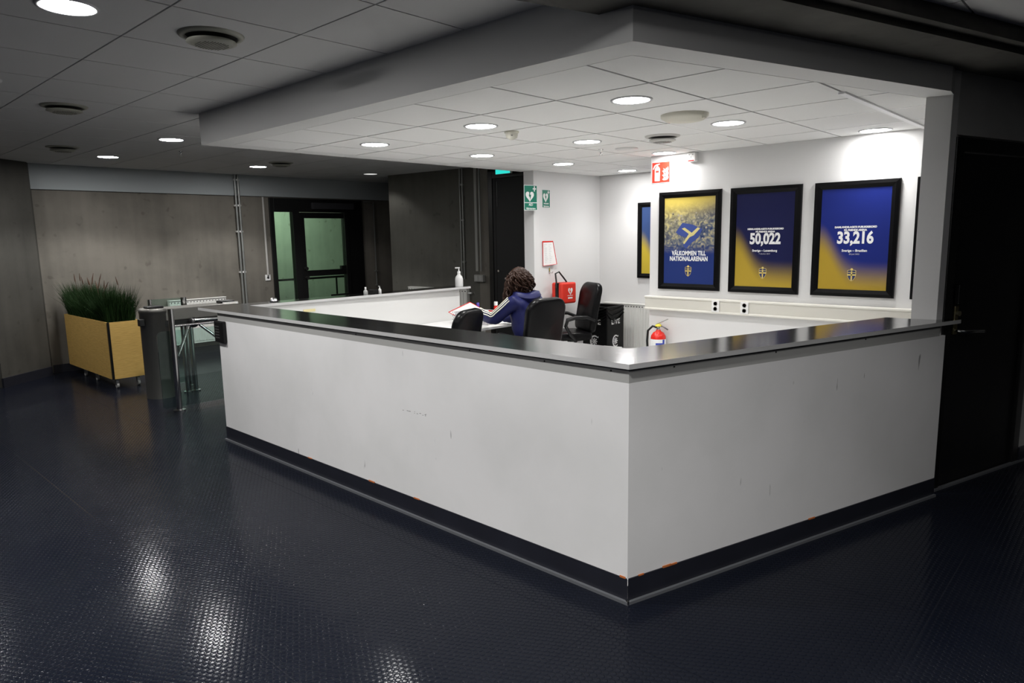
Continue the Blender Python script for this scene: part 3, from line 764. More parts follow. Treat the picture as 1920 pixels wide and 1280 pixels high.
# sleeve stripes along the shoulder and arm, lying on the outer top of the sleeve
def ribbon(path, w, mat, name, parent, lift):
    mb = MB(); vs = []; N = len(path)
    for i, (p, nrm, side) in enumerate(path):
        p = Vector(p); nrm = Vector(nrm).normalized(); side = Vector(side).normalized()
        for s_, l_ in ((-1, 0), (1, 0), (1, -.006), (-1, -.006)): vs.append(p+nrm*(lift+l_)+side*s_*w/2)
    fs = []
    for i in range(N-1):
        for k in range(4): fs.append((i*4+k, i*4+(k+1) % 4, (i+1)*4+(k+1) % 4, (i+1)*4+k))
    mb.add(vs, fs, True); return mb.build(name, mat, parent)
def sleeve_path(sgn, joints, radii, shift):
    out = []; n = 7
    js = [Vector(j) for j in joints]
    # smooth polyline
    fine = []; rf = []
    for i in range(len(js)-1):
        for k in range(n): t_ = k/n; fine.append(js[i].lerp(js[i+1], t_)); rf.append(radii[i]*(1-t_)+radii[i+1]*t_)
    fine.append(js[-1]); rf.append(radii[-1])
    for _ in range(3): fine = [fine[0]]+[(fine[i-1]+fine[i]*2+fine[i+1])/4 for i in range(1, len(fine)-1)]+[fine[-1]]
    for i, p in enumerate(fine):
        t_ = (fine[min(i+1, len(fine)-1)]-fine[max(i-1, 0)]).normalized()
        outv = Vector((sgn*.62, -.35, .75)); outv = (outv-t_*outv.dot(t_)).normalized(); side = t_.cross(outv)
        ang = shift/rf[i]; nn = outv*math.cos(ang)+side*math.sin(ang)
        out.append((p+nn*rf[i], nn, nn.cross(t_)))
    return out
for sgn, js in ((-1, [J2[6], J2[7], J2[8], J2[9], J2[10]]), (1, [J2[11], J2[12], J2[13], J2[14], J2[15]])):
    for k in (-1, 0, 1):
        ribbon(sleeve_path(sgn, js, [.082, .072, .068, .060, .048], k*.022), .0085, m_cream, 'sleeve_stripe', pw, .004)
for s in ('l', 'r'):
    pass
tr = skin('trousers', [(0, 0, .54), (-.09, .03, .53), (-.12, .43, .525), (-.12, .40, .12), (.09, .03, .53), (.12, .43, .525), (.12, .40, .12)],
          [(0, 1), (1, 2), (2, 3), (0, 4), (4, 5), (5, 6)], [.14, .10, .075, .055, .10, .075, .055], m_trous, pw)
for s in (-1, 1):
    skin('shoe', [(s*.12, .37, .045), (s*.125, .46, .045), (s*.13, .55, .035)], [(0, 1), (1, 2)], [.045, .045, .033], m_black, pw, sub=1)
# curly hair: a scalp cap and many wavy locks
cap = bmesh.new(); bmesh.ops.create_icosphere(cap, subdivisions=4, radius=1)
for v in list(cap.verts):
    n3 = v.co.copy()
    dsp = 1+.10*noise.noise(n3*3.1)+.06*noise.noise(n3*7)
    v.co = Vector((n3.x*.088, n3.y*.098, n3.z*.104))*dsp+F+Vector((.006, -.022, .018))
dele = [v for v in cap.verts if (v.co-F).y > .062 and (v.co-F).z < .055]
bmesh.ops.delete(cap, geom=dele, context='VERTS')
me = bpy.data.meshes.new('hair'); cap.to_mesh(me); cap.free(); me.materials.append(m_hair)
for p_ in me.polygons: p_.use_smooth = True
ho = bpy.data.objects.new('hair', me); C.objects.link(ho); ho.parent = pw
lk = MB(); rnd = random.Random(3)
for k in range(170):
    th = rnd.uniform(-PI*1.0, PI*.04)      # around back and sides (front = +y)
    el = rnd.uniform(-.15, 1.15)
    d0 = Vector((math.cos(th)*math.cos(el), math.sin(th)*math.cos(el), math.sin(el)))
    p = F+Vector((.004, -.02, .02))+Vector((d0.x*.074, d0.y*.082, d0.z*.092))
    side = d0.x
    ln = rnd.uniform(.11, .17) if abs(side) < .6 else rnd.uniform(.14, .30)
    path = []; n_ = 16; ph = rnd.uniform(0, 6.28); amp = rnd.uniform(.010, .022); fq = rnd.uniform(14, 22)
    out = Vector((d0.x, d0.y, 0)); out = out.normalized() if out.length > .01 else Vector((0, -1, 0))
    x_ = p.copy()
    for i in range(n_):
        u = i/(n_-1)
        drop = out*(.010*math.sin(u*PI*.75))+Vector((0, 0, -1))*ln*u*(1 if el < .4 else (.35+.65*u))
        if el > .4: drop += out*(.060*min(1, u*1.5))
        if side < -.55: drop += Vector((-.01, .045*u, 0))
        w_ = Vector((math.cos(ph+u*fq), math.sin(ph+u*fq), .4*math.sin(ph*2+u*fq)))*amp*(.3+u)
        path.append(p+drop+w_)
    lk.tube(path, [.0115*(1-.5*i/(n_-1)) for i in range(n_)], 6)
for k in range(16):      # long locks falling in front of the left shoulder
    p = F+Vector((-.074+rnd.uniform(-.012, .008), rnd.uniform(.0, .055), rnd.uniform(-.02, .05))); ln = rnd.uniform(.20, .30); ph = rnd.uniform(0, 6.28)
    lk.tube([p+Vector((-.012*math.sin(3*u)-.01*u, .05*u, -ln*u))+Vector((math.cos(ph+16*u), math.sin(ph+16*u), 0))*.010*(.3+u) for u in [i/13 for i in range(14)]], [.010*(1-.45*i/13) for i in range(14)], 6)
lk.build('curls', m_hair, pw)

# ------------------------------------------------------------------ posters, signs on the walls
def frame(root, W, Hh, fw=.058, dp=.03):
    # local x = picture's left->right, -y = towards viewer, z up, origin centre on the wall
    for nm, b in (('frame', None),):
        f = MB()
        o_, i_ = (W/2, Hh/2), (W/2-fw, Hh/2-fw)
        co = [(-o_[0], -o_[1]), (o_[0], -o_[1]), (o_[0], o_[1]), (-o_[0], o_[1])]; ci = [(-i_[0], -i_[1]), (i_[0], -i_[1]), (i_[0], i_[1]), (-i_[0], i_[1])]
        for k in range(4):
            j = (k+1) % 4
            A, Bq, Cc, D = co[k], co[j], ci[j], ci[k]
            vs = [(A[0], 0, A[1]), (Bq[0], 0, Bq[1]), (Cc[0], 0, Cc[1]), (D[0], 0, D[1])]
            mid = .5
            vs += [(A[0]*.995, -dp*.8, A[1]*.995), (Bq[0]*.995, -dp*.8, Bq[1]*.995), (Cc[0], -dp*.45, Cc[1]), (D[0], -dp*.45, D[1])]
            m1 = ((A[0]+D[0])/2, (A[1]+D[1])/2); m2 = ((Bq[0]+Cc[0])/2, (Bq[1]+Cc[1])/2)
            vs += [(m1[0], -dp, m1[1]), (m2[0], -dp, m2[1])]
            fs = [(3, 2, 1, 0), (0, 1, 5, 4), (4, 5, 9, 8), (8, 9, 6, 7), (7, 6, 2, 3)]
            f.add(vs, [tuple(reversed(q)) for q in fs])
        f.build('frame', m_bframe, root)
def crest(parent, x, z, s, gold, navy):
    m = Matrix.Translation((x, 0, z))
    def flat(poly, y0, y1, mat, nm):
        mb = MB(); R_ = Matrix.Translation((x, 0, z)) @ Matrix.Rotation(PI/2, 4, 'X')
        mb.prism([(a*s, b*s) for a, b in poly], -y0, -y1, mat=R_); return mb.build(nm, mat, parent)
    sh = [(-.5, .55), (-.38, .62), (0, .66), (.38, .62), (.5, .55), (.5, 0), (.42, -.35), (.22, -.65), (0, -.8), (-.22, -.65), (-.42, -.35), (-.5, 0)]
    e = flat([(a*1.1, b*1.08) for a, b in sh], -.0002, -.0012, gold, 'crest_edge')
    e = flat(sh, -.0010, -.0016, navy, 'crest_shield')
    g = MB(); R_ = Matrix.Translation((x, 0, z)) @ Matrix.Rotation(PI/2, 4, 'X')
    for pl in ([(-.09, -.74), (.09, -.74), (.09, .50), (-.09, .50)], [(-.5, -.08), (.5, -.08), (.5, .10), (-.5, .10)], [(-.48, .30), (.48, .30), (.48, .37), (-.48, .37)]):
        g.prism([(a*s, b*s) for a, b in pl], .0014, .0021, mat=R_)
    g.lathe([(.17*s, .0014), (.17*s, .0021)], 14, R_ @ Matrix.Translation((0, .74*s, 0)))
    g.build('crest_cross', gold, parent)
m_gold = plain('crest gold', (.72, .56, .16), .45); m_cnavy = plain('crest navy', (.02, .028, .10), .45)
def poster(label, yc, zc, W, Hh, pm, X=3.47, kind=None, num=None, head=None, sub=None, date=None):
    t = thing('framed_poster', label, 'poster', (X, yc, zc), -PI/2, 'framed blue and yellow posters')
    frame(t, W, Hh)
    pr_ = B(-W/2+.05, W/2-.05, -.011, -.001, -Hh/2+.05, Hh/2-.05).build('print', pm, t)
    RX = (PI/2, 0, 0)
    yy = -.0115
    if num:
        text('number', num, .130, m_wink, t, (.01, yy, .010), RX, off=.0050, sx=.78)
        text('heading', head, .0195, m_wink, t, (.01, yy, .098), RX, off=.0012, sx=1.0)
        text('heading', 'PÅ FRIENDS ARENA', .0195, m_wink, t, (.01, yy, .074), RX, off=.0012)
        text('match', sub, .026, m_wink, t, (.01, yy, -.090), RX, off=.0008)
        text('date', date, .016, plain('grey print', (.45, .45, .5), .5), t, (.01, yy, -.118), RX)
    if kind == 'crowd':
        text('title', 'VÄLKOMMEN TILL', .058, m_wink, t, (.0, yy, -.118), RX, off=.0024, sx=.70, spacing=1.07)
        text('title', 'NATIONALARENAN', .058, m_wink, t, (.0, yy, -.170), RX, off=.0024, sx=.72, spacing=1.07)
        fb = plain('flag blue', (.03, .06, .26), .5); fy = plain('flag yellow', (.62, .54, .22), .5)
        R_ = Matrix.Rotation(PI/2, 4, 'X')
        MB().prism([(-.14, .08), (-.07, .17), (.04, .15), (.14, .11), (.10, .03), (.03, -.02), (-.03, -.075), (-.06, -.04), (-.02, .03), (-.09, .05)], .0112, .0118, mat=R_).build('printed_flag', fb, t)
        MB().prism([(-.075, .115), (-.045, .125), (.03, .075), (.09, .125), (.115, .115), (.05, .05), (.01, .035), (-.045, -.03), (-.06, -.02), (-.01, .05), (.0, .065)], .0118, .0122, mat=R_).build('printed_cross', fy, t)
        fg = MB()
        rr = random.Random(5)
        for k in range(34):
            x_ = rr.uniform(-.19, .19); z_ = rr.uniform(-.04, .26); r_ = rr.uniform(.007, .013)
            if abs(x_) < .13 and -.06 < z_ < .15: continue
            fg.lathe([(r_, .0108), (r_, .0112)], 8, R_ @ Matrix.Translation((x_, z_, 0)))
        fg.build('printed_faces', plain('faded faces', (.36, .32, .24), .6), t)
    cr = bpy.data.objects.new('crest', None); C.objects.link(cr); cr.parent = t; cr.location = (0.0, -.0115, 0)
    crest(cr, .0, -.285, .060, m_gold, m_cnavy)
    return t
BL, YL = (.012, .022, .18), (.42, .29, .035)
pm1 = poster_mat('welcome print', 'crowd', (.018, .035, .16), (.60, .47, .10))
pm2 = poster_mat('record print dark', 'blob', (.009, .011, .060), YL)
pm3 = poster_mat('record print bright', 'blob', (.010, .020, .17), (.40, .27, .03))
pm0 = poster_mat('side print', 'blob', (.035, .065, .17), (.50, .38, .04))
poster('framed poster of a crowd with a flag, reading VÄLKOMMEN TILL NATIONALARENAN', 1.318, 1.532, .640, .930, pm1, kind='crowd')
poster('framed dark blue and yellow poster with the number 50,022', .593, 1.530, .630, .930, pm2, num='50,022', head='HERRLANDSLAGETS PUBLIKREKORD', sub='Sverige – Luxemburg', date='7 oktober 2017')
poster('framed bright blue and yellow poster with the number 33,216', -.143, 1.530, .635, .925, pm3, num='33,216', head='DAMLANDSLAGETS PUBLIKREKORD', sub='Sverige – Brasilien', date='28 juni 2022')
poster('framed poster cut off by the column, only its black left edge showing', -.89, 1.530, .635, .925, pm2, num='', head='')
poster('framed blue and yellow poster in the recess, partly behind the wall corner', 2.475, 1.525, .635, .925, pm0, X=4.90)

# fire extinguisher sign
def sign(name, label, loc, rz, W, Hh, mat, cat='sign', edge=None):
    t = thing(name, label, cat, loc, rz)
    if edge: B(-W/2-.006, W/2+.006, -.004, -.0005, -Hh/2-.006, Hh/2+.006).build('edge', edge, t)
    B(-W/2, W/2, -.006, -.0005, -Hh/2, Hh/2).build('plate', mat, t)
    return t
RX = (PI/2, 0, 0); RM = Matrix.Rotation(PI/2, 4, 'X')
t = sign('fire_extinguisher_sign', 'square red fire extinguisher sign with flames at the wall corner', (3.47, 1.633, 2.188), -PI/2, .19, .19, plain('sign red', (.72, .04, .02), .4), edge=m_wink)
def flatp(parent, nm, polys, mat, y0=.0060, y1=.0072):
    mb = MB()
    for pl in polys: mb.prism(pl, y0, y1, mat=RM)
    return mb.build(nm, mat, parent)
flatp(t, 'extinguisher_symbol', [[(-.065, -.08), (-.01, -.08), (-.01, .035), (-.022, .055), (-.053, .055), (-.065, .035)], [(-.045, .055), (-.030, .055), (-.030, .08), (-.045, .08)],
      [(-.050, .068), (-.012, .076), (-.012, .084), (-.050, .080)], [(-.045, .066), (-.062, .058), (-.080, .030), (-.088, .034), (-.070, .068), (-.050, .078)]], m_wink)
flatp(t, 'symbol_band', [[(-.055, .0), (-.02, .0), (-.02, .018), (-.055, .018)]], plain('sign red', (.72, .04, .02), .4), .0072, .0078)
fl = []
for z_ in (-.065, -.028, .010):
    fl.append([(.015, z_), (.035, z_-.012), (.070, z_-.008), (.085, z_+.010), (.078, z_+.040), (.068, z_+.018), (.060, z_+.030), (.050, z_+.012), (.040, z_+.02), (.028, z_+.028), (.036, z_+.008)])
flatp(t, 'flame_symbol', fl, m_wink)
# AED signs
def aed(label, loc, rz, W, Hh, lines, edge, split=True):
    t = sign('defibrillator_sign', label, loc, rz, W, Hh, m_green, edge=edge)
    s = W/.15
    k = Hh
    hz = Hh*.085 if split else Hh*.10
    hk = .78 if split else 1.0
    h = []
    N = 22
    for i in range(N):
        a = 2*PI*i/N
        x = 16*math.sin(a)**3; z = 13*math.cos(a)-5*math.cos(2*a)-2*math.cos(3*a)-math.cos(4*a)
        h.append((x*.0032*s-.012*s, z*.0042*s*hk+hz-.003))
    flatp(t, 'heart_symbol', [h], m_wink)
    flatp(t, 'bolt_symbol', [[(-.016*s, hz+.045*s*hk), (-.004*s, hz+.045*s*hk), (-.010*s, hz+.010*s*hk), (.004*s, hz+.014*s*hk), (-.006*s, hz-.050*s*hk), (-.012*s, hz-.020*s*hk), (-.024*s, hz-.002*s*hk)]], m_green, .0072, .0078)
    cz = Hh/2-.028*s; cx_ = W/2-.03*s
    flatp(t, 'cross_symbol', [[(cx_-.020*s, cz-.006*s), (cx_+.020*s, cz-.006*s), (cx_+.020*s, cz+.006*s), (cx_-.020*s, cz+.006*s)], [(cx_-.006*s, cz-.024*s), (cx_+.006*s, cz-.024*s), (cx_+.006*s, cz+.024*s), (cx_-.006*s, cz+.024*s)]], m_wink)
    if split: B(-W/2, W/2, -.0075, -.006, -Hh*.22, -Hh*.19).build('divider', m_wink, t)
    for i, l in enumerate(lines):
        text('wording', l, .030*s if i == 0 and split else .024*s, m_wink, t, (0, -.0062, -Hh*(.29 if split else .28)-i*.034*s), RX, off=.0006, sx=.9)
    return t
aed('green defibrillator sign with heart and AED text, hung at the end of the white wall', (3.50, 3.34, 2.035), math.radians(-8), .185, .27, ['AED', 'Hjärtstartare'], m_wink)
aed('smaller green defibrillator sign on the white wall above the red bordered notice', (3.82, 3.38, 2.035), 0, .135, .20, ['Automatisk', 'hjärtstartare'], m_wink, split=False)
t = bpy.data.objects['defibrillator_sign']
B(.06, .105, .0, .006, -.01, .05).build('bracket', m_grey, t)
# notice with red border, slightly curled: bottom right corner bends away
t = thing('notice', 'white notice with red border on the wall above the red bag', 'notice', (3.845, 3.375, 1.40), 0)
n_ = MB(); n_.add([(-.10, -.002, .145), (.085, -.004, .145), (.125, -.03, -.135), (-.10, -.004, -.15)], [(0, 3, 2, 1)]); n_.add([(-.10, -.001, .145), (.085, -.003, .145), (.125, -.028, -.135), (-.10, -.003, -.15)], [(0, 1, 2, 3)])
n_.build('sheet', m_paper, t)
MB().tube([(-.10, -.004, .14), (.085, -.006, .14), (.125, -.032, -.135), (-.10, -.006, -.15), (-.10, -.004, .14)], .0045, 6).build('red_border', m_redp, t)
B(-.098, .085, -.0075, -.004, .128, .143).build('red_heading', m_redp, t)
tx = MB(); rr = random.Random(2)
for i in range(11):
    for j in range(2):
        l = rr.uniform(.02, .06); tx.box(-.085+j*.085, -.085+j*.085+l, -.0085-.0018*i, -.0075-.0018*i, .10-i*.021, .103-i*.021)
tx.build('printed_lines', plain('faint print', (.45, .45, .47), .6), t)
# hook and AED bag
t = thing('wall_hook', 'small metal hook on the wall between notice and red bag', 'hook', (3.87, 3.38, 1.19))
B(-.012, .012, -.006, 0, -.03, .035).build('plate', m_chrome, t, bevel=.002)
MB().tube([(0, -.006, -.02), (0, -.045, -.03), (0, -.055, -.01)], .005, 8).build('prong', m_chrome, t)
t = thing('defibrillator_bag', 'red defibrillator bag with black zip and heart mark hanging on the wall hook', 'bag', (3.95, 3.24, .92), math.radians(-6))
B(-.115, .135, -.10, -.035, -.12, .13).build('front_shell', m_red, t, bevel=.022, seg=4)
B(-.112, .132, -.035, .015, -.117, .127).build('zip_band', m_plastic, t, bevel=.006)
B(-.115, .135, .015, .075, -.12, .13).build('back_shell', m_red, t, bevel=.022, seg=4)
MB().tube([(-.135, -.03, .07), (-.115, -.01, .14), (-.08, .04, .235), (-.02, .04, .255), (.05, .02, .17), (.07, .0, .13)], .010, 8).build('strap', m_plastic, t)
h = [];
for i in range(22):
    a = 2*PI*i/22; x = 16*math.sin(a)**3; z = 13*math.cos(a)-5*math.cos(2*a)-2*math.cos(3*a)-math.cos(4*a); h.append((x*.0024+.03, z*.0030+.03))
flatp(t, 'heart_mark', [h], m_wink, .100, .1012)
flatp(t, 'heart_bolt', [[(.020, .06), (.030, .055), (.024, .030), (.038, .035), (.026, -.01), (.024, .018), (.012, .02)]], m_red, .1012, .1018)
B(-.02, .07, -.1014, -.10, -.028, -.022).build('small_print', m_wink, t)
B(-.01, .065, -.1014, -.10, -.062, -.045).build('white_label', m_wink, t)

# fire alarm box
t = thing('alarm_sounder', 'white alarm box with red stripe high on the poster wall', 'alarm', (3.47, 1.292, 2.299), -PI/2)
B(-.045, .045, -.05, 0, -.042, .042).build('housing', m_wplast, t, bevel=.008)
B(-.030, .030, -.0515, -.05, -.036, -.028).build('red_stripe', m_redp, t)
for x_, z_ in ((0, 0), (.018, .022), (-.018, .022)): MB().cyl((x_, -.05, z_), (x_, -.0515, z_), .004, n=8).build('led', m_dark, t)
# cable trunking with sockets
t = thing('cable_trunking', 'cream cable trunking running along the wall under the posters', 'trunking', (3.47, .55, .93), -PI/2)
B(-1.215, 1.45, -.055, 0, -.062, .062).build('channel', plain('cream trunking', (.66, .64, .58), .45), t, bevel=.004)
B(-1.217, 1.45, -.066, 0, .046, .066).build('top_rail', plain('cream lip', (.74, .72, .66), .4), t, bevel=.006)
B(-1.217, 1.45, -.066, 0, -.068, -.048).build('bottom_rail', plain('cream lip', (.74, .72, .66), .4), t, bevel=.006)
def socket(label, loc, rz, w=.075, h=.11, n=2):
    t = thing('wall_socket', label, 'socket', loc, rz)
    B(-w/2, w/2, -.014, 0, -h/2, h/2).build('plate', m_wplast, t, bevel=.004)
    for k in range(n):
        z = (k-(n-1)/2)*.048
        MB().lathe([(.021, 0), (.021, .002), (.018, .002), (.017, -.004)], 18, Matrix.Translation((0, -.014, z)) @ Matrix.Rotation(PI/2, 4, 'X')).build('outlet', plain('outlet face', (.5, .5, .5), .5), t)
    return t
socket('white double socket on the trunking under the gap between the first two posters', (3.415, 1.003, .932), -PI/2)
socket('white double socket on the trunking straight below the 50,022 poster', (3.415, .725, .930), -PI/2)

# fire extinguisher
t = thing('fire_extinguisher', 'red fire extinguisher with blue and white label against the wall', 'fire extinguisher', (3.365, 1.575, .16))
MB().lathe([(.070, 0), (.075, .01), (.075, .42), (.070, .455), (.052, .485), (.025, .50), (.022, .515)], 28).build('cylinder', m_redp, t)
B(.07, .104, -.025, .025, .30, .44).build('wall_bracket', m_grey, t)
MB().lathe([(.0757, .24), (.0757, .425)], 28, closed=False).build('label', m_wink, t)
lb = MB()
for a0, a1, z0_, z1_ in ((3.35, 4.25, .355, .390), (4.25, 4.55, .25, .422)):
    N = 8; vs = []
    for i in range(N+1):
        a = a0+(a1-a0)*i/N
        for z_ in (z0_, z1_): vs.append((.0765*math.cos(a), .0765*math.sin(a), z_))
    lb.add(vs, [(2*i, 2*i+2, 2*i+3, 2*i+1) for i in range(N)], True)
lb.build('blue_label', m_blue, t)
MB().lathe([(.020, .512), (.020, .555), (.014, .56)], 14).build('valve', m_chrome, t)
MB().lathe([(.032, .548), (.030, .562), (.012, .570)], 14).build('safety_tag', m_yel, t)
MB().tube([(.0, .02, .565), (.0, -.04, .592), (.01, -.10, .622)], .006, 8).build('lever', m_chrome, t)
MB().tube([(.0, .02, .555), (.0, -.05, .548), (.01, -.10, .518)], .007, 8).build('carry_handle', plain('dark steel', (.12, .12, .12), .3, .8), t)
MB().tube([(0, .02, .535), (-.01, .06, .545), (-.03, .10, .50), (-.035, .105, .40), (-.03, .095, .25), (-.02, .085, .12)], .011, 10).build('hose', m_plastic, t)

# radiator in the recess
def radiator(label, loc, rz, L_, Hh, nf):
    t = thing('radiator', label, 'radiator', loc, rz)
    B(0, L_, -.09, -.02, 0, Hh).build('core', m_rad, t)
    f = MB(); p_ = L_/nf
    for k in range(nf): f.box((k+.22)*p_, (k+.78)*p_, -.098, -.09, .03, Hh-.045)
    f.build('flutes', m_rad, t, bevel=.003)
    B(-.003, L_+.003, -.10, -.01, Hh-.008, Hh+.004).build('top_grille', m_rad, t, bevel=.003)
    h = MB()
    for k in range(nf): h.box((k+.38)*p_, (k+.62)*p_, -.0985, -.095, Hh-.040, Hh-.026)
    h.build('vent_holes', m_dark, t)
    MB().cyl((L_+.0, -.055, Hh-.06), (L_+.06, -.055, Hh-.06), .014).build('valve', m_wplast, t)
    for x in (.15, L_-.15): B(x, x+.03, -.03, 0, .1, Hh-.1).build('bracket', m_rad, t)
    return t
radiator('white panel radiator in the recess behind the black bin', (4.90, 3.25, .17), -PI/2, 1.05, .57, 26)
radiator('white radiator low on the concrete wall between planter and glazed door', (1.24, 8.15, .17), 0, .80, .63, 18)
radiator('grey radiator along the dark concrete side wall behind the counter', (4.33, 6.55, .2), -PI/2+.1, 1.2, .66, 22)

# bin with LIVE lettering
t = thing('waste_bin', 'black bagged waste bin with white LIVE lettering beside the radiator', 'bin', (4.20, 2.77, 0))
tb = MB(); bw, bd, bh_ = .36, .36, .755
tb.add([(0, 0, 0), (bw, 0, 0), (bw, bd, 0), (0, bd, 0), (0, 0, bh_), (bw, 0, bh_), (bw, bd, bh_), (0, bd, bh_),
        (.02, .02, bh_), (bw-.02, .02, bh_), (bw-.02, bd-.02, bh_), (.02, bd-.02, bh_), (.03, .03, .3), (bw-.03, .03, .3), (bw-.03, bd-.03, .3), (.03, bd-.03, .3)],
       [(0, 3, 2, 1), (0, 1, 5, 4), (1, 2, 6, 5), (2, 3, 7, 6), (3, 0, 4, 7), (4, 5, 9, 8), (5, 6, 10, 9), (6, 7, 11, 10), (7, 4, 8, 11), (8, 9, 13, 12), (9, 10, 14, 13), (10, 11, 15, 14), (11, 8, 12, 15), (12, 13, 14, 15)])
tb.build('bag_cover', m_bag, t, bevel=.012, seg=2)
fo = MB()
rr = random.Random(9)
for k in range(5):
    z = .745-.028*k
    fo.tube([(-.004, bd-.01, z-.005), (-.014-.003*k, bd*.6, z-.045-.012*k), (-.012, bd*.25, z-.03-.006*k), (-.003, .01, z-.005)], .008, 6)
for k in range(3):
    z = .74-.04*k
    fo.tube([(.01, -.003, z), (bw*.3, -.012, z-.035-.02*k), (bw*.7, -.010, z-.02-.015*k), (bw-.01, -.003, z+.002)], .007, 6)
fo.build('bag_folds', m_bag, t)
def stencil(parent, rz, loc, W):
    e = bpy.data.objects.new('printed_logo', None); C.objects.link(e); e.parent = parent; e.location = loc; e.rotation_euler = (0, 0, rz)
    text('lettering', 'LIVE', .085, m_wink, e, (0, 0, .565), RX, off=.003, sx=1.05, spacing=1.1)
    sl = MB(); sl.box(-.11, .11, -.0018, 0, .566, .574); sl.box(-.035, -.028, -.0018, 0, .52, .61)
    sl.build('stencil_gap', m_bag, e)
    # open ring C with an eight-armed star
    R_ = RM; c = MB(); N = 26
    for i in range(N):
        a0 = math.radians(48)+math.radians(264)*i/N; a1 = math.radians(48)+math.radians(264)*(i+1)/N
        w0 = .012+.012*math.sin(PI*i/N); w1 = .012+.012*math.sin(PI*(i+1)/N); r = .075
        c.prism([(r*math.cos(a0)*.9, .33+r*math.sin(a0)), (r*math.cos(a1)*.9, .33+r*math.sin(a1)), ((r-w1)*math.cos(a1)*.9, .33+(r-w1)*math.sin(a1)), ((r-w0)*math.cos(a0)*.9, .33+(r-w0)*math.sin(a0))], .0003, .0012, mat=R_)
    c.prism([(.045, .375), (.056, .375), (.058, .395), (.048, .392)], .0003, .0012, mat=R_)
    for k in range(8):
        a = k*PI/4; d_ = (math.cos(a), math.sin(a)); n2 = (-d_[1], d_[0])
        c.prism([(n2[0]*.002, .33+n2[1]*.002), (d_[0]*.038+n2[0]*.008, .33+d_[1]*.038+n2[1]*.008), (d_[0]*.044, .33+d_[1]*.044), (d_[0]*.038-n2[0]*.008, .33+d_[1]*.038-n2[1]*.008), (-n2[0]*.002, .33-n2[1]*.002)], .0003, .0012, mat=R_)
    c.build('emblem', m_wink, e)
stencil(t, 0, (bw/2, -.0012, 0), bw)
stencil(t, -PI/2, (-.0012, bd/2, 0), bd)
# small white box behind chairs, low by the bin
t = thing('low_box', 'low light grey box on the floor left of the black bin', 'box', (3.95, 2.55, 0), .2)
B(-.16, .1, -.1, .12, 0, .30).build('body', m_grey, t, bevel=.004)
B(-.165, .105, -.105, .125, .30, .325).build('lid', plain('light lid', (.5, .5, .5), .5), t, bevel=.004)

# ------------------------------------------------------------------ ceiling fittings
def downlight(label, x, y, z, E, watt, on=True, group=None, r=.10, spot=2.15, blend=.35):
    if E is m_canE: blend, spot = 1.0, 2.25
    t = thing('ceiling_light', label, 'light', (x, y, z), 0, group)
    MB().lathe([(r+.018, 0), (r+.016, -.006), (r+.002, -.006), (r, -.001), (r+.018, 0)], 40, closed=False).build('trim_ring', plain('light ring', (.55, .55, .57), .4), t)
    MB().lathe([(r+.001, -.0035), (0.0001, -.0030)], 40, closed=False).build('diffuser', E, t)
    ld = bpy.data.lights.new('lamp', 'SPOT'); ld.energy = watt; ld.color = WARM; ld.spot_size = spot; ld.spot_blend = blend; ld.shadow_soft_size = .085
    lo = bpy.data.objects.new('lamp', ld); C.objects.link(lo); lo.parent = t; lo.location = (0, 0, -.012)
    return t
row = {0: 'front row', 1: 'middle row', 2: 'rear row'}
CAN = [(1.5, .5, 'lit round downlight nearest the canopy corner, largest of the canopy lights'),
       (1.5, 2.5, 'lit round downlight in the canopy beside the smoke detector'),
       (1.5, 4.5, 'lit round downlight in the canopy, leftmost of all its lights'),
       (3.5, .5, 'lit round downlight in the canopy, just right of the white speaker disc'),
       (3.5, 2.5, 'lit round downlight in the canopy just left of the sprinkler head'),
       (3.5, 4.5, 'lit round downlight in the canopy, second from the left above the sanitiser bottle'),
       (5.5, -.5, 'lit round downlight washing the poster wall beside the column'),
       (5.5, 2.5, 'lit round downlight just above the red fire extinguisher sign'),
       (5.5, 4.5, 'lit round downlight in the canopy above the smaller green sign'),
       (7.5, 4.5, 'lit round downlight in the recess corner of the canopy')]
for gx, gy, lb in CAN: downlight(lb, gx*.6, gy*.6, ZC, m_canE, CAN_W*((.30 if gy > 0 else .55) if gx == 5.5 and gy < 3 else 1.06), group='canopy downlights')
def hg_(u, v): return OX+.6*u, OY+.6*v
HALL = [(-.5, .5, 'large lit downlight at the top left edge of the picture'),
        (2.5, 6.5, 'lit hall downlight just left of the canopy end'),
        (2.5, 9.5, 'lit hall downlight above the grass planter'),
        (5.5, 9.5, 'lit hall downlight above the pair of conduits'),
        (8.5, 9.5, 'dim hall downlight far off near the dark side wall')]
for u, v, lb in HALL:
    x, y = hg_(u, v); dim = u > 8
    downlight(lb, x, y, ZM, m_hallE if not dim else emit('dim diffuser', (1, 1, .97), .8), HALL_W*(.12 if dim else 1), group='hall downlights')
for x, y, lb in ((-1.55, -.68, 'hall downlight out of the picture, over the counter corner'), (-3.3, 1.47, 'hall downlight out of the picture, far left of the counter'),
                 (-3.3, -.68, 'hall downlight out of the picture, left of the camera'), (-1.55, -2.6, 'hall downlight out of the picture, right above the camera'),
                 (-1.52, 3.27, 'hall downlight out of the picture, left of the counter front'), (-1.52, 6.87, 'hall downlight out of the picture, near the concrete pillar'),
                 (.30, -2.5, 'added hall downlight out of the picture, brightening the counter side')):  # this last lamp is added to brighten the counter's side panel
    downlight(lb, x, y, ZM, m_addedE if x > 0 else m_hallE, HALL_W*(.62 if x > 0 else .35 if y > 5 else 1), group='unseen hall downlights')
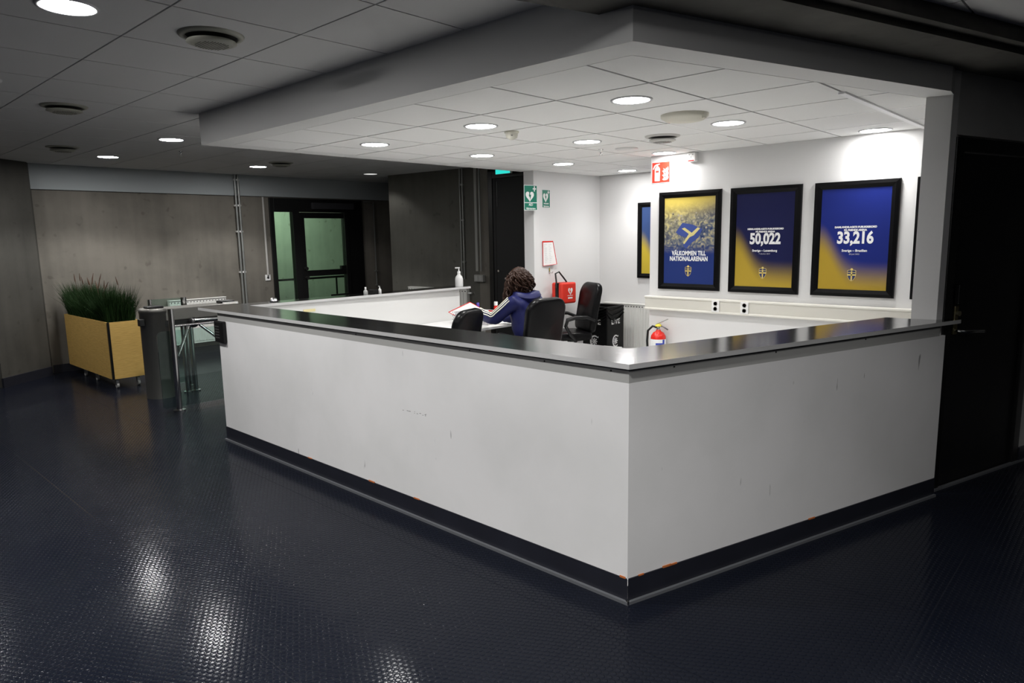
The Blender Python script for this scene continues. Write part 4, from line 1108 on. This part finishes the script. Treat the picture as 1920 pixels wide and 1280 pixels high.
# round air diffusers
def diffuser(label, x, y, z, r=.15, mat=None):
    t = thing('air_diffuser', label, 'vent', (x, y, z), 0, 'round air diffusers')
    mat = mat or m_vent
    MB().lathe([(r, 0), (r*.97, -.008), (r*.80, -.014), (r*.78, -.002)], 36, closed=False).build('outer_ring', mat, t)
    MB().lathe([(r*.79, -.003), (.001, -.003)], 36, closed=False).build('dark_throat', m_dark, t)
    dm_ = MB().lathe([(r*.74, -.030), (r*.76, -.036), (r*.60, -.045), (r*.2, -.048), (.001, -.048)], 36, closed=False)
    MB().lathe([(r*.74, -.030), (.001, -.028)], 36, closed=False).build('disc_back', mat, t)
    h = dm_; nb = len(h.f)
    for i in range(-6, 7):
        for j in range(-6, 7):
            if i*i+j*j < 34: h.box(i*r*.09-.0022, i*r*.09+.0022, j*r*.09-.0022, j*r*.09+.0022, -.0490, -.0478)
    do_ = h.build('disc', mat, t); do_.data.materials.append(m_dark)
    for p_ in do_.data.polygons: p_.material_index = 1 if p_.index >= nb else 0
    return t
for u, v, lb in ((.5, .5, 'large round air diffuser in the hall ceiling, nearest us'), (.5, 4.5, 'round air diffuser at the left of the hall ceiling, second away'),
                 (1.5, 8.5, 'round air diffuser in the hall ceiling close to the left wall'), (5.5, 8.5, 'round air diffuser beyond the canopy end in the hall')):
    x, y = hg_(u, v); diffuser(lb, x, y, ZM)
diffuser('round air diffuser with dark slot in the white canopy', 2.30, .93, ZC, .135, plain('white diffuser', (.60, .59, .56), .5))
t = thing('smoke_detector', 'small cream smoke detector hanging from the canopy', 'detector', (1.24, 1.53, ZC))
MB().lathe([(.052, 0), (.052, -.012), (.045, -.016)], 24).build('base', m_beige, t)
MB().lathe([(.045, -.014), (.043, -.030), (.038, -.046), (.012, -.060), (.001, -.062)], 24, closed=False).build('sensor', plain('cream plastic', (.62, .60, .52), .4), t)
MB().lathe([(.008, 0), (.008, .004)], 8, Matrix.Translation((-.028, -.026, -.035))).build('led', m_dark, t)
t = thing('ceiling_speaker', 'shallow cream speaker disc on the canopy ceiling', 'speaker', (1.57, .34, ZC))
MB().lathe([(.150, 0), (.148, -.018), (.120, -.036), (.001, -.040)], 36, closed=False).build('dome', m_beige, t)
MB().box(-.03, .0, -.15, -.135, -.04, -.01).build('clip', m_beige, t)
t = thing('ceiling_speaker', 'flat round cover in the canopy by the sprinkler', 'speaker', (2.73, 1.54, ZC))
MB().lathe([(.10, 0), (.10, -.006), (.001, -.008)], 30, closed=False).build('cover', m_wplast, t)
def sprinkler(label, x, y, z):
    t = thing('sprinkler', label, 'sprinkler', (x, y, z))
    MB().lathe([(.022, 0), (.022, -.004), (.008, -.006), (.007, -.03), (.004, -.035)], 14).build('body', m_chrome, t)
    MB().lathe([(.015, -.046), (.015, -.049)], 14).build('deflector', m_chrome, t)
    MB().tube([(-.010, 0, -.022), (-.012, 0, -.036), (0, 0, -.047), (.012, 0, -.036), (.010, 0, -.022)], .002, 6).build('yoke', m_chrome, t)
sprinkler('small metal sprinkler head hanging from the canopy', 2.60, 1.72, ZC)
sprinkler('small sprinkler head in the dim hall ceiling left of the canopy', .69, 5.90, ZM)

# ------------------------------------------------------------------ conduits and boxes on the concrete walls
def conduit(label, pts, r, clamps, mat=m_conduit, pair=0):
    t = thing('conduit', label, 'pipe', (0, 0, 0))
    if pair:
        for s in (-1, 1): MB().tube([(p[0]+s*pair, p[1], p[2]) for p in pts], r, 10).build('pipe', mat, t)
    else: MB().tube(pts, r, 10).build('pipe', mat, t)
    for c in clamps: B(c[0]-.045 if pair else c[0]-.02, c[0]+.045 if pair else c[0]+.02, c[1]-.022, c[1]+.03, c[2]-.012, c[2]+.012).build('clamp', m_wplast if pair else m_conduit, t)
    return t
conduit('pair of grey conduits with white clamps running up the concrete wall', [(2.345, 8.085, .2), (2.345, 8.085, ZM)], .016, [(2.345, 8.10, z) for z in (1.15, 1.75, 2.13, 2.50)], pair=.024)
conduit('white cable duct ending at the socket left of the glazed door', [(2.765, 8.13, 1.08), (2.765, 8.13, 2.27)], .016, [], plain('grey white duct', (.42, .41, .39), .5))
socket('small wall socket at the end of the duct left of the glazed door', (2.765, 8.15, 1.04), 0, .085, .09, 1)
conduit('thin conduit right of the glazed door with a thicker lower sleeve', [(4.60, 8.12, 2.24), (4.80, 8.12, 2.24), (4.80, 8.12, .80)], .011, [(4.80, 8.12, .80), (4.80, 8.12, 1.05)])
def sidewall_x(y): return 4.26+(6.96-y)*.0995
for y, lb in ((5.42, 'thin twin conduit on the dark side wall, nearer the hand sanitiser'), ):
    t = conduit(lb, [(sidewall_x(y)-.02, y, 1.0), (sidewall_x(y)-.02, y, ZM)], .010, [(sidewall_x(y)-.01, y, z) for z in (1.25, 1.85, 2.35)])
    MB().tube([(sidewall_x(y)-.02, y+.05, 1.0), (sidewall_x(y)-.02, y+.05, ZM)], .010, 8).build('pipe', m_conduit, t)
t = thing('conduit', 'thick grey duct and conduit beside the edge of the black doors', 'pipe', (0, 0, 0))
B(4.43, 4.47, 5.17, 5.22, 1.12, ZM).build('duct', plain('grey duct', (.30, .30, .28), .5), t)
MB().tube([(4.42, 5.10, 1.12), (4.42, 5.10, ZM)], .010, 8).build('pipe', m_conduit, t)
t = thing('switch_box', 'grey junction box with switches under the duct beside the black doors', 'box', (4.44, 5.13, 1.02))
B(-.05, 0, -.09, .09, -.05, .05).build('housing', plain('grey box', (.30, .30, .28), .5), t, bevel=.005)
B(-.055, -.05, -.07, -.01, -.035, .035).build('switch', m_grey, t); B(-.055, -.05, .01, .07, -.035, .035).build('switch', m_grey, t)

# ------------------------------------------------------------------ planter
t = thing('planter', 'yellow wooden planter box on casters by the concrete pillar', 'planter', (0, 0, 0))
px0, px1, py0, py1, pz0, pz1 = -.05, .29, 6.43, 8.02, .11, .745
B(px0, px0+.02, py0+.025, py1, pz0, pz1).build('side_board', m_wood, t)
B(px1-.02, px1, py0+.025, py1, pz0, pz1).build('side_board', m_wood, t)
B(px0+.025, px1, py0, py0+.02, pz0, pz1).build('end_board', m_wood, t)
B(px0+.025, px1, py1-.02, py1, pz0, pz1).build('end_board', m_wood, t)
B(px0+.004, px0+.03, py0+.004, py0+.03, pz0, pz1).build('corner_post', m_black, t)
B(px0+.02, px1-.02, py0+.02, py1-.02, pz0+.005, pz1-.03).build('liner', m_soil, t)
for x, y in ((px0+.06, py0+.07), (px1-.06, py0+.07), (px0+.06, py1-.4), (px1-.06, py1-.1), (px0+.06, py0+.75)):
    c = MB().lathe([(.022, .085), (.022, .11)], 12, Matrix.Translation((x, y, 0))).build('caster', m_grey, t)
    MB().box(x-.014, x+.014, y-.03, y+.01, .035, .09).build('caster_fork', plain('steel fork', (.35, .35, .36), .4, .7), c)
    MB().cyl((x-.012, y-.012, .032), (x+.012, y-.012, .032), .032, n=16).build('caster_wheel', m_grey, c)
gr = MB(); rr = random.Random(11)
for k in range(7500):
    x = rr.uniform(px0+.03, px1-.03); y = rr.uniform(py0+.06, py1-.06)
    hh = rr.uniform(.22, .47)*(.86+.14*math.sin(y*9)); lx = rr.gauss(0, .05)+(x-.14)*.5; ly = min(rr.gauss(0, .06)+(y-7.2)*.10, 8.12-y)
    a = rr.uniform(0, PI); w = rr.uniform(.002, .0036); dx, dy = math.cos(a)*w, math.sin(a)*w
    z0_ = pz1-.03
    b0 = Vector((x, y, z0_)); b1 = b0+Vector((lx*.35, ly*.35, hh*.55)); b2 = b0+Vector((lx, ly, hh))
    gr.add([b0+Vector((-dx, -dy, 0)), b0+Vector((dx, dy, 0)), b1+Vector((dx*.8, dy*.8, 0)), b1-Vector((dx*.8, dy*.8, 0)), b2], [(0, 1, 2, 3), (3, 2, 4)])
go = gr.build('ornamental_grass', m_grass); tag(go, 'dense dark green ornamental grass growing in the yellow planter', 'grass', kind='stuff')
for k in range(13):
    x = rr.uniform(px0+.03, px1-.05); y = rr.uniform(py0+.1, py1-.1) if k else 6.55
    lx = rr.gauss(0, .08); ly = rr.gauss(0, .12); b0 = Vector((x, y, pz1)); b2 = b0+Vector((lx, ly, rr.uniform(.38, .46))); dirv = (b2-b0).normalized()
    MB().tube([b0, b2-dirv*.05, b2-dirv*.04, b2-dirv*.01, b2+dirv*.05], [.0015, .0015, .005, .006, .002], 6).build('seed_head', m_seed, go)

# ------------------------------------------------------------------ turnstile and glass barriers
t = thing('turnstile', 'stainless steel tripod turnstile with round pillar end', 'turnstile', (0, 0, 0))
MB().lathe([(.145, 0), (.145, .89), (.149, .892), (.149, .932), (.141, .935)], 40, Matrix.Translation((.17, 5.63, 0))).build('pillar', m_steel2, t)
B(.17, 1.02, 5.50, 5.76, .80, .93).build('housing', m_steel2, t, bevel=.01)
B(.20, .98, 5.492, 5.50, .745, .80).build('housing_recess', m_black, t); B(.3, .98, 5.50, 5.74, .745, .80).build('underside', m_black, t)
B(.08, .24, 5.55, 5.68, .935, .958).build('card_reader', m_plastic, t, bevel=.01)
MB().cyl((.165, 5.72, .935), (.165, 5.72, 1.02), .018).build('chrome_stub', m_chrome, t)
MB().lathe([(.05, 0), (.05, .05), (.03, .07)], 20, Matrix.Translation((.49, 5.49, .775)) @ Matrix.Rotation(PI/2+.4, 4, 'X')).build('hub', m_black, t)
for a_, b_ in (((.43, 5.44, .74), (.24, 5.30, .45)), ((.54, 5.44, .74), (.80, 5.30, .47)), ((.49, 5.42, .79), (.86, 5.28, .80))):
    MB().tube([a_, b_], .016, 12).build('arm', m_chrome, t)
for x in (.435, .52):
    l = MB().cyl((x, 5.62, .012), (x, 5.62, .80), .022, n=16).build('leg', m_chrome, t)
    MB().lathe([(.045, 0), (.045, .012)], 20, Matrix.Translation((x, 5.62, 0))).build('floor_flange', m_chrome, l)
B(-.02, .03, 5.52, 5.58, .77, .84).build('display', m_black, t, bevel=.005)
t = thing('reader_pad', 'flat black reader pad on the far end of the turnstile top', 'reader', (.90, 5.60, .931))
B(-.07, .09, -.06, .06, 0, .028).build('pad', m_plastic, t, bevel=.008)
B(-.05, .12, -.075, -.06, 0, .012).build('bright_edge', m_wplast, t)
t = thing('glass_barrier', 'glass barrier panel with chrome post and rail in front of the turnstile', 'barrier', (0, 0, 0))
l = MB().cyl((.03, 4.83, .012), (.03, 4.83, .985), .026, n=20).build('post', m_chrome, t)
MB().lathe([(.055, 0), (.055, .012)], 24, Matrix.Translation((.03, 4.83, 0))).build('floor_flange', m_chrome, l)
MB().tube([(.03, 4.83, .82), (.75, 4.83, .82)], .012, 12).build('rail', m_chrome, t)
g_ = MB(); y = 4.865
g_.prism([(-.10, .05), (-.07, .03), (.95, .03), (.95, .775), (-.07, .775), (-.10, .745)], -y, -(y+.010), mat=Matrix.Rotation(PI/2, 4, 'X'))
g_.build('glass_pane', m_glass, t)
for z in (.16, .70): B(.02, .05, 4.85, 4.885, z-.02, z+.02).build('clamp', m_chrome, t)
t = thing('glass_barrier', 'low glass barrier with chrome stub post behind the turnstile', 'barrier', (0, 0, 0))
l = MB().cyl((.60, 5.95, .012), (.60, 5.95, 1.0), .030, n=18).build('post', m_chrome, t)
MB().lathe([(.055, 0), (.055, .012)], 24, Matrix.Translation((.60, 5.95, 0))).build('floor_flange', m_chrome, l)
B(.22, .58, 5.94, 5.95, .05, 1.0).build('glass_pane', m_glass, t)

# stairwell railing seen through the door glass, and its lamp
t = thing('stair_railing', 'dark steel railing behind the glazed door', 'railing', (0, 0, 0))
MB().tube([(2.6, 9.1, .93), (6.2, 9.1, .93)], .02, 8).build('handrail', m_black, t)
MB().tube([(2.6, 9.1, .32), (6.2, 9.1, .32)], .015, 8).build('lower_rail', m_black, t)
for k in range(6): MB().cyl((2.75+k*.62, 9.1, 0), (2.75+k*.62, 9.1, .93), .016, n=10).build('post', m_black, t)
t = thing('stairwell_lamp', 'greenish tube lamp of the stairwell behind the glazed door', 'light', (3.9, 9.3, 3.05))
B(-.6, .6, -.05, .05, 0, .06).build('housing', m_wplast, t)
B(-.58, .58, -.03, .03, -.02, 0).build('tube', emit('greenish tube', (.72, 1, .70), 9), t)
ld = bpy.data.lights.new('lamp', 'AREA'); ld.shape = 'RECTANGLE'; ld.size = 1.1; ld.size_y = .06; ld.energy = 38; ld.color = (.86, 1, .80)
lo = bpy.data.objects.new('lamp', ld); C.objects.link(lo); lo.parent = t; lo.location = (0, 0, -.03)
